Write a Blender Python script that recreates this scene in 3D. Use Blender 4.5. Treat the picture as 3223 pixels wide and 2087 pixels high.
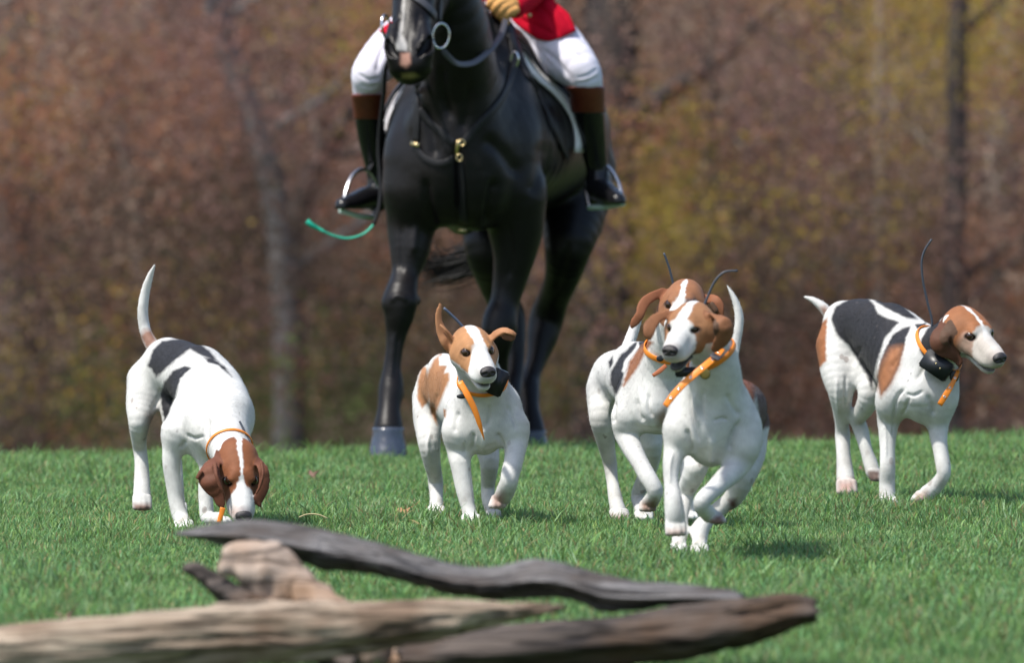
import bpy, bmesh, math, random
import numpy as np
from mathutils import Vector, Matrix
from mathutils.bvhtree import BVHTree

scene = bpy.context.scene
for o in list(bpy.data.objects):
    bpy.data.objects.remove(o)
random.seed(7)
RNG = np.random.default_rng(7)

# ------------------------------------------------------------------ camera
FPX, CX, CY, HOR, CAMZ = 21667.0, 1611.5, 1043.5, 711.0, 0.95   # reference picture 3223 x 2087
PITCH = math.atan((CY - HOR) / FPX)
cam = bpy.data.cameras.new('camera')
cam.sensor_width = 36.0
cam.lens = 36.0 * FPX / 3223.0
cam.clip_start, cam.clip_end = 0.5, 2000.0
cam.dof.use_dof = True
cam.dof.focus_distance = 21.8
cam.dof.aperture_fstop = 4.6
camera = bpy.data.objects.new('camera', cam)
camera.location = (0, 0, CAMZ)
camera.rotation_euler = (math.pi / 2 - PITCH, 0, 0)
scene.collection.objects.link(camera)
scene.camera = camera

# ------------------------------------------------------------------ sky, sun, exposure
SUN_FROM = Vector((-0.42, -0.30, 0.86)).normalized()
SUN_EL = math.asin(SUN_FROM.z)
world = bpy.data.worlds.new('World')
scene.world = world
world.use_nodes = True
wn = world.node_tree
wn.nodes.clear()
wo = wn.nodes.new('ShaderNodeOutputWorld')
wb = wn.nodes.new('ShaderNodeBackground')
ws = wn.nodes.new('ShaderNodeTexSky')
ws.sky_type = 'NISHITA'
ws.sun_disc = False
ws.sun_elevation = SUN_EL
ws.sun_rotation = math.atan2(SUN_FROM.x, SUN_FROM.y)
ws.air_density, ws.dust_density, ws.ozone_density = 1.0, 2.0, 1.0
wb.inputs['Strength'].default_value = 0.15
wn.links.new(ws.outputs[0], wb.inputs[0])
wn.links.new(wb.outputs[0], wo.inputs[0])
sl = bpy.data.lights.new('sun', 'SUN')
sl.energy = 4.1
sl.angle = math.radians(2.5)
sl.color = (1.0, 0.95, 0.87)
sun = bpy.data.objects.new('sun', sl)
sun.rotation_euler = (-SUN_FROM).to_track_quat('-Z', 'Y').to_euler()
sun.location = (-20, 0, 30)
scene.collection.objects.link(sun)
scene.view_settings.view_transform = 'Standard'
scene.view_settings.look = 'None'
scene.view_settings.exposure = 0.36
scene.view_settings.gamma = 1.0
scene.render.engine = 'CYCLES'
scene.cycles.max_bounces = 6
scene.cycles.diffuse_bounces = 3
scene.cycles.glossy_bounces = 3
scene.cycles.transparent_max_bounces = 4
scene.cycles_curves.shape = 'RIBBONS'

# ------------------------------------------------------------------ small helpers
COS, SIN = math.cos(PITCH), math.sin(PITCH)
COL = scene.collection


def P(px, py, Y):
    """Point of the place seen at reference pixel (px, py) at distance Y."""
    u, v = (px - CX) / FPX, -(py - CY) / FPX
    wy, wz = COS + v * SIN, -SIN + v * COS
    t = Y / wy
    return np.array((u * t, Y, CAMZ + wz * t))


def proj(v):
    v = np.asarray(v, dtype=float)
    z = v[:, 2] - CAMZ
    d = v[:, 1] * COS - z * SIN
    up = v[:, 1] * SIN + z * COS
    return np.c_[CX + FPX * v[:, 0] / d, CY - FPX * up / d]


def ppm(Y):
    return FPX / Y


def tag(o, label=None, cat=None, group=None, kind=None):
    if label: o['label'] = label
    if cat: o['category'] = cat
    if group: o['group'] = group
    if kind: o['kind'] = kind
    return o


def empty(name, loc=(0, 0, 0), parent=None):
    o = bpy.data.objects.new(name, None)
    o.empty_display_size = 0.1
    o.location = loc
    COL.objects.link(o)
    if parent: o.parent = parent
    return o


def mesh_obj(name, verts, faces, mat, parent=None, base=None, smooth=True, colors=None, col=None):
    verts = np.asarray(verts, dtype=float)
    if base is not None:
        verts = verts - np.asarray(base)
    me = bpy.data.meshes.new(name)
    if isinstance(faces, np.ndarray):
        n = len(faces)
        me.vertices.add(len(verts))
        me.vertices.foreach_set('co', verts.astype(np.float32).ravel())
        me.loops.add(n * 4)
        me.loops.foreach_set('vertex_index', faces.astype(np.int32).ravel())
        me.polygons.add(n)
        me.polygons.foreach_set('loop_start', np.arange(0, n * 4, 4, dtype=np.int32))
        me.update(calc_edges=True)
    else:
        me.from_pydata(verts.tolist(), [], faces if isinstance(faces, list) else list(faces))
    if smooth:
        me.polygons.foreach_set('use_smooth', np.ones(len(me.polygons), dtype=bool))
    if colors is not None:
        a = me.attributes.new('coat', 'FLOAT_COLOR', 'POINT')
        c = np.ones((len(verts), 4), dtype=np.float32)
        c[:, :3] = colors
        a.data.foreach_set('color', c.ravel())
    me.materials.append(mat)
    me.update()
    o = bpy.data.objects.new(name, me)
    (col or COL).objects.link(o)
    if parent: o.parent = parent
    elif base is not None: o.location = base
    return o


def wob(p, s, seed=0, n=7):
    """Cheap smooth noise, about -1..1, on points (N,3); s = feature size."""
    r = np.random.default_rng(seed)
    k = r.normal(size=(n, 3)) * (2.2 / s)
    ph = r.uniform(0, 6.28, n)
    return np.sin(p @ k.T + ph).sum(1) / math.sqrt(n) * 0.8


def catmull(pts, sub):
    pts = np.asarray(pts, dtype=float)
    if len(pts) < 3 or sub <= 1:
        out = []
        for i in range(len(pts) - 1):
            for j in range(sub):
                out.append(pts[i] + (pts[i + 1] - pts[i]) * j / sub)
        out.append(pts[-1])
        return np.array(out)
    e = np.vstack([2 * pts[0] - pts[1], pts, 2 * pts[-1] - pts[-2]])
    out = []
    for i in range(1, len(e) - 2):
        p0, p1, p2, p3 = e[i - 1], e[i], e[i + 1], e[i + 2]
        for j in range(sub):
            t = j / sub
            out.append(0.5 * (2 * p1 + (p2 - p0) * t + (2 * p0 - 5 * p1 + 4 * p2 - p3) * t * t + (3 * p1 - p0 - 3 * p2 + p3) * t ** 3))
    out.append(pts[-1])
    return np.array(out)


# ------------------------------------------------------------------ materials
def new_mat(name):
    m = bpy.data.materials.new(name)
    m.use_nodes = True
    nt = m.node_tree
    b = nt.nodes['Principled BSDF']
    return m, nt, b


def nd(nt, t, **kw):
    n = nt.nodes.new(t)
    for k, v in kw.items():
        setattr(n, k, v)
    return n


def plain(name, col, rough=0.6, metal=0.0, spec=0.5, var=0.15, scale=40.0, bump=0.0, bscale=200.0, coat=0.0, sheen=0.0):
    m, nt, b = new_mat(name)
    tc = nd(nt, 'ShaderNodeTexCoord')
    no = nd(nt, 'ShaderNodeTexNoise')
    no.inputs['Scale'].default_value = scale
    no.inputs['Detail'].default_value = 4
    nt.links.new(tc.outputs['Object'], no.inputs['Vector'])
    mx = nd(nt, 'ShaderNodeMix', data_type='RGBA')
    mx.inputs[6].default_value = (*[c * (1 - var) for c in col], 1)
    mx.inputs[7].default_value = (*[min(1, c * (1 + var)) for c in col], 1)
    nt.links.new(no.outputs['Fac'], mx.inputs[0])
    nt.links.new(mx.outputs[2], b.inputs['Base Color'])
    b.inputs['Roughness'].default_value = rough
    b.inputs['Metallic'].default_value = metal
    b.inputs['Specular IOR Level'].default_value = spec
    b.inputs['Coat Weight'].default_value = coat
    b.inputs['Sheen Weight'].default_value = sheen
    if bump:
        n2 = nd(nt, 'ShaderNodeTexNoise')
        n2.inputs['Scale'].default_value = bscale
        n2.inputs['Detail'].default_value = 3
        nt.links.new(tc.outputs['Object'], n2.inputs['Vector'])
        bp = nd(nt, 'ShaderNodeBump')
        bp.inputs['Strength'].default_value = bump
        bp.inputs['Distance'].default_value = 0.004
        nt.links.new(n2.outputs['Fac'], bp.inputs['Height'])
        nt.links.new(bp.outputs[0], b.inputs['Normal'])
    return m


def fur_mat(name, rough=0.68, sheen=0.03, var=0.09, bump=0.16, spec=0.28, lump=0.05):
    m, nt, b = new_mat(name)
    at = nd(nt, 'ShaderNodeAttribute', attribute_name='coat')
    tc = nd(nt, 'ShaderNodeTexCoord')
    mp = nd(nt, 'ShaderNodeMapping')
    mp.inputs['Scale'].default_value = (1, 1, 0.35)
    nt.links.new(tc.outputs['Object'], mp.inputs['Vector'])
    n1 = nd(nt, 'ShaderNodeTexNoise')
    n1.inputs['Scale'].default_value = 260
    n1.inputs['Detail'].default_value = 3
    nt.links.new(mp.outputs[0], n1.inputs['Vector'])
    n2 = nd(nt, 'ShaderNodeTexNoise')
    n2.inputs['Scale'].default_value = 14
    n2.inputs['Detail'].default_value = 5
    nt.links.new(tc.outputs['Object'], n2.inputs['Vector'])
    ad = nd(nt, 'ShaderNodeMath', operation='ADD')
    nt.links.new(n1.outputs['Fac'], ad.inputs[0])
    nt.links.new(n2.outputs['Fac'], ad.inputs[1])
    mr = nd(nt, 'ShaderNodeMapRange')
    mr.inputs[1].default_value, mr.inputs[2].default_value = 0.6, 1.4
    mr.inputs[3].default_value, mr.inputs[4].default_value = 1 - var, 1 + var
    nt.links.new(ad.outputs[0], mr.inputs[0])
    mx = nd(nt, 'ShaderNodeMix', data_type='RGBA', blend_type='MULTIPLY')
    mx.inputs[0].default_value = 1
    nt.links.new(at.outputs['Color'], mx.inputs[6])
    nt.links.new(mr.outputs[0], mx.inputs[7])
    nt.links.new(mx.outputs[2], b.inputs['Base Color'])
    b.inputs['Roughness'].default_value = rough
    b.inputs['Specular IOR Level'].default_value = spec
    b.inputs['Sheen Weight'].default_value = sheen
    b.inputs['Sheen Roughness'].default_value = 0.5
    bp = nd(nt, 'ShaderNodeBump')
    bp.inputs['Strength'].default_value = bump
    bp.inputs['Distance'].default_value = 0.003
    nt.links.new(n1.outputs['Fac'], bp.inputs['Height'])
    bp2 = nd(nt, 'ShaderNodeBump')
    bp2.inputs['Strength'].default_value = lump
    bp2.inputs['Distance'].default_value = 0.02
    nt.links.new(n2.outputs['Fac'], bp2.inputs['Height'])
    nt.links.new(bp.outputs[0], bp2.inputs['Normal'])
    nt.links.new(bp2.outputs[0], b.inputs['Normal'])
    return m


MAT = {}
MAT['hound'] = fur_mat('hound_fur')
MAT['horse'] = fur_mat('horse_coat', rough=0.40, sheen=0.0, var=0.4, bump=0.22, spec=0.24, lump=0.16)
def hair_mat():
    m, nt, b = new_mat('hound_hair')
    at = nd(nt, 'ShaderNodeAttribute', attribute_name='coat')
    nt.links.new(at.outputs['Color'], b.inputs['Base Color'])
    b.inputs['Roughness'].default_value = .6
    b.inputs['Specular IOR Level'].default_value = .3
    return m


MAT['hound_hair'] = hair_mat()
MAT['eye'] = plain('eye', (0.030, 0.013, 0.007), 0.10, spec=0.5, coat=0.5)
MAT['nose'] = plain('nose_leather', (0.030, 0.026, 0.027), 0.42, bump=0.4, bscale=500)
MAT['black_strap'] = plain('black_leather', (0.012, 0.012, 0.014), 0.5, spec=0.3)
MAT['grey_strap'] = plain('worn_grey_leather', (0.055, 0.055, 0.065), 0.5)
MAT['orange'] = plain('orange_strap', (0.80, 0.24, 0.02), 0.45, var=0.12, scale=60)
MAT['dull_orange'] = plain('faded_strap', (0.42, 0.13, 0.05), 0.55)
MAT['tracker'] = plain('tracker_plastic', (0.014, 0.016, 0.02), 0.4)
MAT['rubber'] = plain('antenna_rubber', (0.040, 0.048, 0.065), 0.45)
MAT['antenna_blue'] = plain('antenna_grey_blue', (0.07, 0.095, 0.15), 0.45)
MAT['steel'] = plain('steel', (0.72, 0.73, 0.75), 0.2, metal=1.0)
MAT['brass'] = plain('brass', (0.75, 0.58, 0.30), 0.28, metal=1.0)
MAT['olive_tag'] = plain('olive_tag', (0.16, 0.13, 0.03), 0.45)
MAT['hoof'] = plain('hoof_horn', (0.042, 0.053, 0.078), 0.24, spec=0.7, var=0.7, scale=22, bump=0.6, bscale=45)
MAT['scarlet'] = plain('scarlet_cloth', (0.44, 0.003, 0.020), 0.85, spec=0.12, var=0.14, scale=30, bump=0.25, bscale=300)
MAT['breeches'] = plain('white_breeches', (0.72, 0.70, 0.80), 0.75, var=0.03, scale=20, bump=0.15, bscale=350)
MAT['boot'] = plain('boot_black', (0.009, 0.009, 0.011), 0.26, spec=0.42, bump=0.25, bscale=40)
MAT['boot_shin'] = plain('boot_shaft_black', (0.010, 0.011, 0.009), 0.38, spec=0.4, bump=0.25, bscale=30)
MAT['boot_top'] = plain('boot_top_brown', (0.125, 0.024, 0.012), 0.5, var=0.35, scale=35)
MAT['glove'] = plain('tan_glove', (0.64, 0.33, 0.10), 0.75, var=0.12, bump=0.3, bscale=200)
MAT['saddle'] = plain('saddle_leather', (0.022, 0.012, 0.010), 0.42, var=0.3)
MAT['fleece'] = plain('white_fleece', (0.84, 0.83, 0.87), 0.9, var=0.12, scale=120, bump=1.0, bscale=160, sheen=0.3)
MAT['mint'] = plain('mint_lash', (0.02, 0.50, 0.34), 0.5)
MAT['mint_pad'] = plain('stirrup_tread', (0.42, 0.55, 0.50), 0.5)
MAT['skin'] = plain('skin', (0.55, 0.30, 0.22), 0.55)
MAT['hair'] = plain('horse_hair', (0.012, 0.012, 0.014), 0.5)
MAT['velvet'] = plain('velvet_cap', (0.01, 0.01, 0.011), 0.8, sheen=0.4)


# ------------------------------------------------------------------ sculpting by signed distance
def d_cone(p, a, b, ra, rb, n=None, tha=1.0, thb=1.0):
    """p = (x, y, z) arrays that broadcast together."""
    f32 = np.float32
    ba = b - a
    L = float(ba @ ba) + 1e-12
    x, y, z = p[0] - f32(a[0]), p[1] - f32(a[1]), p[2] - f32(a[2])
    bx, by, bz = (f32(q) for q in ba)
    t = np.clip((x * bx + y * by + z * bz) * f32(1 / L), 0, 1)
    x, y, z = x - t * bx, y - t * by, z - t * bz
    q2 = x * x + y * y + z * z
    r = f32(ra) + f32(rb - ra) * t
    if n is None:
        return np.sqrt(q2) - r
    bn = x * f32(n[0]) + y * f32(n[1]) + z * f32(n[2])
    bn *= bn
    a2 = np.maximum(q2 - bn, 0)
    rn = r * (f32(tha) + f32(thb - tha) * t)
    r, rn = 1 / (r * r), 1 / (rn * rn)
    k0 = np.sqrt(a2 * r + bn * rn)
    k1 = np.sqrt(a2 * r * r + bn * rn * rn) + f32(1e-6)
    d = k0 * (k0 - 1) / k1
    return np.where(k0 < .05, f32(-min(ra, rb) * min(tha, thb, 1)), d)


def d_ell(p, c, M, r):
    f32 = np.float32
    x, y, z = p[0] - f32(c[0]), p[1] - f32(c[1]), p[2] - f32(c[2])
    k0, k1 = 0, 0
    for i in range(3):
        q = (x * f32(M[0, i]) + y * f32(M[1, i]) + z * f32(M[2, i])) * f32(1 / r[i])
        q = q * q
        k0 = k0 + q
        k1 = k1 + q * f32(1 / r[i] ** 2)
    k0, k1 = np.sqrt(k0), np.sqrt(k1) + f32(1e-6)
    return np.where(k0 < .05, f32(-r.min()), k0 * (k0 - 1) / k1)


class Sculpt:
    def __init__(self, Y0, base):
        self.Y0, self.base, self.prims = Y0, np.asarray(base, float), []

    def pt(self, F, x, y, dep):
        return P(F[0] + x / F[2], F[1] + y / F[2], self.Y0 + dep)

    def rad(self, F, r, dep):
        return r / F[2] / ppm(self.Y0 + dep)

    def add(self, tagname, op, k, segs):
        self.prims.append((tagname, op, k, segs))

    def chain(self, tagname, F, pts, k=0.02, th=1.0, n=None, lat=False, sub=4, op='u'):
        """pts: (x, y, depth, radius[, thickness ratio]) in picture units of frame F."""
        rows = []
        for q in pts:
            w = self.pt(F, q[0], q[1], q[2])
            rows.append((*w, self.rad(F, q[3], q[2]), q[4] if len(q) > 4 else th))
        self.wchain(tagname, rows, k, n, lat, sub, op)

    def wchain(self, tagname, rows, k=0.02, n=None, lat=False, sub=4, op='u'):
        c = catmull(rows, sub)
        segs = []
        for i in range(len(c) - 1):
            a, b = c[i], c[i + 1]
            nn = None
            if n is not None:
                nn = np.asarray(n, float)
                ax = (b - a)[:3]
                ax = ax / (np.linalg.norm(ax) + 1e-9)
                nn = nn - ax * (nn @ ax)
                nn = nn / (np.linalg.norm(nn) + 1e-9)
            elif lat:
                nn = np.cross((b - a)[:3], (0, 0, 1.0))
                nn = nn / (np.linalg.norm(nn) + 1e-9)
            segs.append(('c', a[:3], b[:3], max(a[3], 1e-3), max(b[3], 1e-3), nn, a[4], b[4]))
        self.add(tagname, op, k, segs)

    def ell(self, tagname, c, r, M=None, k=0.015, op='u'):
        self.add(tagname, op, k, [('e', np.asarray(c, float), np.eye(3) if M is None else np.asarray(M, float), np.asarray(r, float))])

    def ball(self, tagname, F, x, y, dep, r, k=0.02, op='u', q=(1, 1, 1)):
        c = self.pt(F, x, y, dep)
        rr = self.rad(F, r, dep)
        self.ell(tagname, c, (rr * q[0], rr * q[1], rr * q[2]), None, k, op)

    @staticmethod
    def segd(s, p):
        if s[0] == 'c':
            return d_cone(p, s[1], s[2], s[3], s[4], s[5], s[6], s[7])
        return d_ell(p, s[1], s[2], s[3])

    @staticmethod
    def segbox(s):
        if s[0] == 'c':
            r = max(s[3] * max(1, s[6]), s[4] * max(1, s[7]))
            return np.minimum(s[1], s[2]) - r, np.maximum(s[1], s[2]) + r
        r = s[3].max()
        return s[1] - r, s[1] + r

    def build(self, h, clip=None):
        los, his = zip(*[self.segbox(s) for pr in self.prims if pr[1] == 'u' for s in pr[3]])
        lo = np.min(los, 0) - 4 * h
        hi = np.max(his, 0) + 4 * h
        n = np.ceil((hi - lo) / h).astype(int) + 1
        ax = [lo[i] + h * np.arange(n[i]) for i in range(3)]
        BIG = 0.5
        Fd = np.full(n, BIG, dtype=np.float32)

        def block(b0, b1):
            i0 = np.clip(np.floor((b0 - lo) / h).astype(int), 0, n - 1)
            i1 = np.clip(np.ceil((b1 - lo) / h).astype(int) + 1, 1, n)
            return i0, i1

        axf = [q.astype(np.float32) for q in ax]

        def pts(i0, i1):
            return (axf[0][i0[0]:i1[0], None, None], axf[1][None, i0[1]:i1[1], None], axf[2][None, None, i0[2]:i1[2]])
        for tg, op, k, segs in self.prims:
            m = k + 3 * h
            bl = [self.segbox(s) for s in segs]
            B0 = np.min([q[0] for q in bl], 0) - m
            B1 = np.max([q[1] for q in bl], 0) + m
            i0, i1 = block(B0, B1)
            if np.any(i1 <= i0):
                continue
            tmp = np.full(i1 - i0, BIG, dtype=np.float32)
            for s, q in zip(segs, bl):
                j0, j1 = block(q[0] - m, q[1] + m)
                j0, j1 = np.maximum(j0, i0), np.minimum(j1, i1)
                if np.any(j1 <= j0):
                    continue
                d = self.segd(s, pts(j0, j1))
                sl_ = tuple(slice(j0[i] - i0[i], j1[i] - i0[i]) for i in range(3))
                tmp[sl_] = np.minimum(tmp[sl_], d)
            sl_ = tuple(slice(i0[i], i1[i]) for i in range(3))
            cur = Fd[sl_]
            kk = max(k, 1e-4)
            if op == 'u':
                hh = np.maximum(kk - np.abs(cur - tmp), 0) / kk
                Fd[sl_] = np.minimum(cur, tmp) - hh * hh * kk * 0.25
            else:
                tmp = -tmp
                hh = np.maximum(kk - np.abs(cur - tmp), 0) / kk
                Fd[sl_] = np.maximum(cur, tmp) + hh * hh * kk * 0.25
        if clip is not None:
            near = np.argwhere(Fd < .03)
            Fd[tuple(near.T)] = np.maximum(Fd[tuple(near.T)], clip(lo + h * near).astype(np.float32))
        v, f = surface_nets(Fd, lo, h)
        return v, f

    def tags(self, v):
        best = np.full(len(v), 1e9)
        idx = np.full(len(v), '', dtype=object)
        for tg, op, k, segs in self.prims:
            if op != 'u' or not tg:
                continue
            for s in segs:
                b0, b1 = self.segbox(s)
                m = np.where(np.all((v > b0 - .03) & (v < b1 + .03), 1))[0]
                if not len(m):
                    continue
                d = self.segd(s, v[m].T.astype(np.float32))
                w = d < best[m]
                best[m[w]] = d[w]
                idx[m[w]] = tg
        return idx


def surface_nets(F, lo, h):
    ins = F < 0
    n = F.shape
    c = [ins[i:n[0] - 1 + i, j:n[1] - 1 + j, k:n[2] - 1 + k] for i in (0, 1) for j in (0, 1) for k in (0, 1)]
    tot = sum(q.astype(np.int8) for q in c)
    act = (tot > 0) & (tot < 8)
    I = np.argwhere(act)
    idx = np.full(act.shape, -1, dtype=np.int64)
    idx[act] = np.arange(len(I))
    off = np.array([(i, j, k) for i in (0, 1) for j in (0, 1) for k in (0, 1)])
    val = np.stack([F[I[:, 0] + o[0], I[:, 1] + o[1], I[:, 2] + o[2]] for o in off], 1)
    acc = np.zeros((len(I), 3))
    cnt = np.zeros(len(I))
    for a in range(8):
        for b in range(a + 1, 8):
            if np.abs(off[a] - off[b]).sum() != 1:
                continue
            fa, fb = val[:, a], val[:, b]
            m = (fa < 0) != (fb < 0)
            t = np.where(m, fa / np.where(m, fa - fb, 1), 0)
            acc += m[:, None] * (off[a] + t[:, None] * (off[b] - off[a]))
            cnt += m
    v = lo + h * (I + acc / cnt[:, None])
    faces = []
    for axis in range(3):
        u, w = (axis + 1) % 3, (axis + 2) % 3
        s0 = [slice(None)] * 3
        s1 = [slice(None)] * 3
        s0[axis] = slice(0, -1)
        s1[axis] = slice(1, None)
        A, B = ins[tuple(s0)], ins[tuple(s1)]
        E = np.argwhere(A != B)
        E = E[(E[:, u] > 0) & (E[:, w] > 0) & (E[:, u] < n[u] - 1) & (E[:, w] < n[w] - 1)]
        flip = A[tuple(E.T)]
        q = []
        for du, dw in ((0, 0), (-1, 0), (-1, -1), (0, -1)):
            e = E.copy()
            e[:, u] += du
            e[:, w] += dw
            q.append(idx[tuple(e.T)])
        q = np.stack(q, 1)
        q[~flip] = q[~flip][:, ::-1]
        faces.append(q)
    return v, np.vstack(faces)


def relax(v, f, w, it):
    """Smooth a quad mesh; w = strength per vertex (0..1)."""
    f = np.asarray(f)
    e = np.vstack([f[:, [0, 1]], f[:, [1, 2]], f[:, [2, 3]], f[:, [3, 0]]])
    n = len(v)
    cnt = np.bincount(e[:, 0], minlength=n) + np.bincount(e[:, 1], minlength=n) + 1e-9
    for k in range(it * 2):
        lam = .55 if k % 2 == 0 else -.50
        a = np.stack([np.bincount(e[:, 0], v[e[:, 1], i], n) + np.bincount(e[:, 1], v[e[:, 0], i], n) for i in range(3)], 1) / cnt[:, None]
        v = v + (a - v) * (lam * w)[:, None]
    return v


def normals(v, f):
    f = np.asarray(f)
    fn = np.cross(v[f[:, 2]] - v[f[:, 0]], v[f[:, 3]] - v[f[:, 1]])
    n = np.zeros_like(v)
    for i in range(4):
        for k in range(3):
            n[:, k] += np.bincount(f[:, i], fn[:, k], len(v))
    return n / (np.linalg.norm(n, axis=1)[:, None] + 1e-12)


def fold(v, n, q, F, line, width, depth, mask=None):
    """Crease (depth < 0) or ridge (depth > 0) along a line drawn on the side that faces the field's edge."""
    qq = np.c_[(q[:, 0] - F[0]) * F[2], (q[:, 1] - F[1]) * F[2]]
    c = catmull([(x, y, 0) for x, y in line], 5)[:, :2]
    lo, hi = c.min(0) - 3 * width, c.max(0) + 3 * width
    m = np.where(np.all((qq > lo) & (qq < hi), 1) & (n[:, 1] < .15) & (True if mask is None else mask))[0]
    if not len(m):
        return v
    d = np.full(len(m), 1e9)
    tt = np.zeros(len(m))
    for i in range(len(c) - 1):
        e, w = c[i + 1] - c[i], qq[m] - c[i]
        t = np.clip(w @ e / (e @ e + 1e-9), 0, 1)
        dd = ((w - t[:, None] * e) ** 2).sum(1)
        k = dd < d
        d[k] = dd[k]
        tt[k] = (i + t[k]) / (len(c) - 1)
    fade = np.clip(np.minimum(tt, 1 - tt) * 5 + .15, 0, 1)
    v = v.copy()
    v[m] += n[m] * (depth * np.exp(-d / width ** 2) * fade)[:, None]
    return v


class Surf:
    def __init__(self, v, f):
        self.b = BVHTree.FromPolygons([Vector(q) for q in v], [tuple(map(int, q)) for q in f])

    def see(self, px, py):
        """First point of the surface along the sight line of a reference pixel, with its normal."""
        d = Vector(P(px, py, 10.0)) - Vector((0, 0, CAMZ))
        h = self.b.ray_cast(Vector((0, 0, CAMZ)), d.normalized())
        return (np.array(h[0]), np.array(h[1])) if h[0] is not None else (None, None)

    def near(self, p):
        h = self.b.find_nearest(Vector(p))
        return np.array(h[0]), np.array(h[1])

    def cast(self, o, d):
        h = self.b.ray_cast(Vector(o), Vector(d))
        return (np.array(h[0]), np.array(h[1])) if h[0] is not None else (None, None)


def S(F, x, y):
    return F[0] + x / F[2], F[1] + y / F[2]


def ribbon(pts, nrm, width, thick):
    """Closed strap through pts; nrm = outward normals; width may be an array."""
    pts, nrm = np.asarray(pts, float), np.asarray(nrm, float)
    m = len(pts)
    width = np.broadcast_to(np.asarray(width, float), (m,))
    tg = np.gradient(pts, axis=0)
    tg /= np.linalg.norm(tg, axis=1)[:, None] + 1e-9
    sd = np.cross(tg, nrm)
    sd /= np.linalg.norm(sd, axis=1)[:, None] + 1e-9
    nn = np.cross(sd, tg)
    v, f = [], []
    for i in range(m):
        w, t = width[i] / 2, thick / 2
        for a, b in ((-1, -.6), (-1, .6), (-.85, 1), (.85, 1), (1, .6), (1, -.6), (.85, -1), (-.85, -1)):
            v.append(pts[i] + sd[i] * w * a + nn[i] * t * b)
    for i in range(m - 1):
        for j in range(8):
            f.append((i * 8 + j, i * 8 + (j + 1) % 8, (i + 1) * 8 + (j + 1) % 8, (i + 1) * 8 + j))
    f.append(tuple(range(7, -1, -1)))
    f.append(tuple((m - 1) * 8 + j for j in range(8)))
    return np.array(v), f


def tube(pts, rad, seg=8):
    pts = np.asarray(pts, float)
    m = len(pts)
    rad = np.broadcast_to(np.asarray(rad, float), (m,))
    tg = np.gradient(pts, axis=0)
    tg /= np.linalg.norm(tg, axis=1)[:, None] + 1e-9
    v, f = [], []
    up = np.array((0.13, 0.2, 0.97)) if abs(tg[0][2]) < 0.9 else np.array((1.0, 0.1, 0))
    for i in range(m):
        s = np.cross(tg[i], up)
        s /= np.linalg.norm(s) + 1e-9
        up = np.cross(s, tg[i])
        for j in range(seg):
            a = 2 * math.pi * j / seg
            v.append(pts[i] + rad[i] * (math.cos(a) * s + math.sin(a) * up))
    for i in range(m - 1):
        for j in range(seg):
            f.append((i * seg + j, i * seg + (j + 1) % seg, (i + 1) * seg + (j + 1) % seg, (i + 1) * seg + j))
    f.append(tuple(range(seg - 1, -1, -1)))
    f.append(tuple((m - 1) * seg + j for j in range(seg)))
    return np.array(v), f


def torus(c, ax1, ax2, R1, R2, r, seg=28, s2=8):
    c, ax1, ax2 = np.asarray(c), np.asarray(ax1, float), np.asarray(ax2, float)
    n = np.cross(ax1, ax2)
    v, f = [], []
    for i in range(seg):
        a = 2 * math.pi * i / seg
        d = ax1 * math.cos(a) * R1 + ax2 * math.sin(a) * R2
        dn = d / np.linalg.norm(d)
        for j in range(s2):
            b = 2 * math.pi * j / s2
            v.append(c + d + r * (dn * math.cos(b) + n * math.sin(b)))
    for i in range(seg):
        for j in range(s2):
            f.append((i * s2 + j, i * s2 + (j + 1) % s2, ((i + 1) % seg) * s2 + (j + 1) % s2, ((i + 1) % seg) * s2 + j))
    return np.array(v), f


def sphere(c, r, M=None, seg=16, rings=10):
    v, f = [], []
    r = np.broadcast_to(np.asarray(r, float), (3,))
    for i in range(rings + 1):
        t = math.pi * i / rings
        for j in range(seg):
            a = 2 * math.pi * j / seg
            q = r * np.array((math.sin(t) * math.cos(a), math.sin(t) * math.sin(a), math.cos(t)))
            v.append(np.asarray(c) + (q if M is None else M @ q))
    for i in range(rings):
        for j in range(seg):
            f.append((i * seg + j, (i + 1) * seg + j, (i + 1) * seg + (j + 1) % seg, i * seg + (j + 1) % seg))
    return np.array(v), f


def rbox(c, M, half, bev=0.25):
    """Box with bevelled edges, axes = columns of M."""
    bm = bmesh.new()
    bmesh.ops.create_cube(bm, size=2)
    for q in bm.verts:
        q.co = Vector(np.array(q.co) * np.asarray(half))
    bmesh.ops.bevel(bm, geom=bm.edges[:], offset=min(half) * bev, segments=2, affect='EDGES')
    v = np.array([np.asarray(c) + np.asarray(M) @ np.array(q.co) for q in bm.verts])
    bm.verts.index_update()
    f = [[q.index for q in g.verts] for g in bm.faces]
    bm.free()
    return v, f


def join(*parts):
    V, Fc, o = [], [], 0
    for v, f in parts:
        V.append(v)
        Fc += [[i + o for i in q] for q in f]
        o += len(v)
    return np.vstack(V), Fc


def poly_sd(q, poly):
    """Signed distance (negative inside) of points q (N,2) to a polygon."""
    poly = np.asarray(poly, float)
    d = np.full(len(q), 1e18)
    ins = np.zeros(len(q), bool)
    for i in range(len(poly)):
        a, b = poly[i], poly[(i + 1) % len(poly)]
        e, w = b - a, q - a
        t = np.clip((w @ e) / (e @ e + 1e-9), 0, 1)
        d = np.minimum(d, ((w - t[:, None] * e) ** 2).sum(1))
        cnd = (a[1] > q[:, 1]) != (b[1] > q[:, 1])
        with np.errstate(divide='ignore', invalid='ignore'):
            xx = (b[0] - a[0]) * (q[:, 1] - a[1]) / (b[1] - a[1]) + a[0]
        ins ^= cnd & (q[:, 0] < xx)
    return np.where(ins, -1, 1) * np.sqrt(d)

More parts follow.
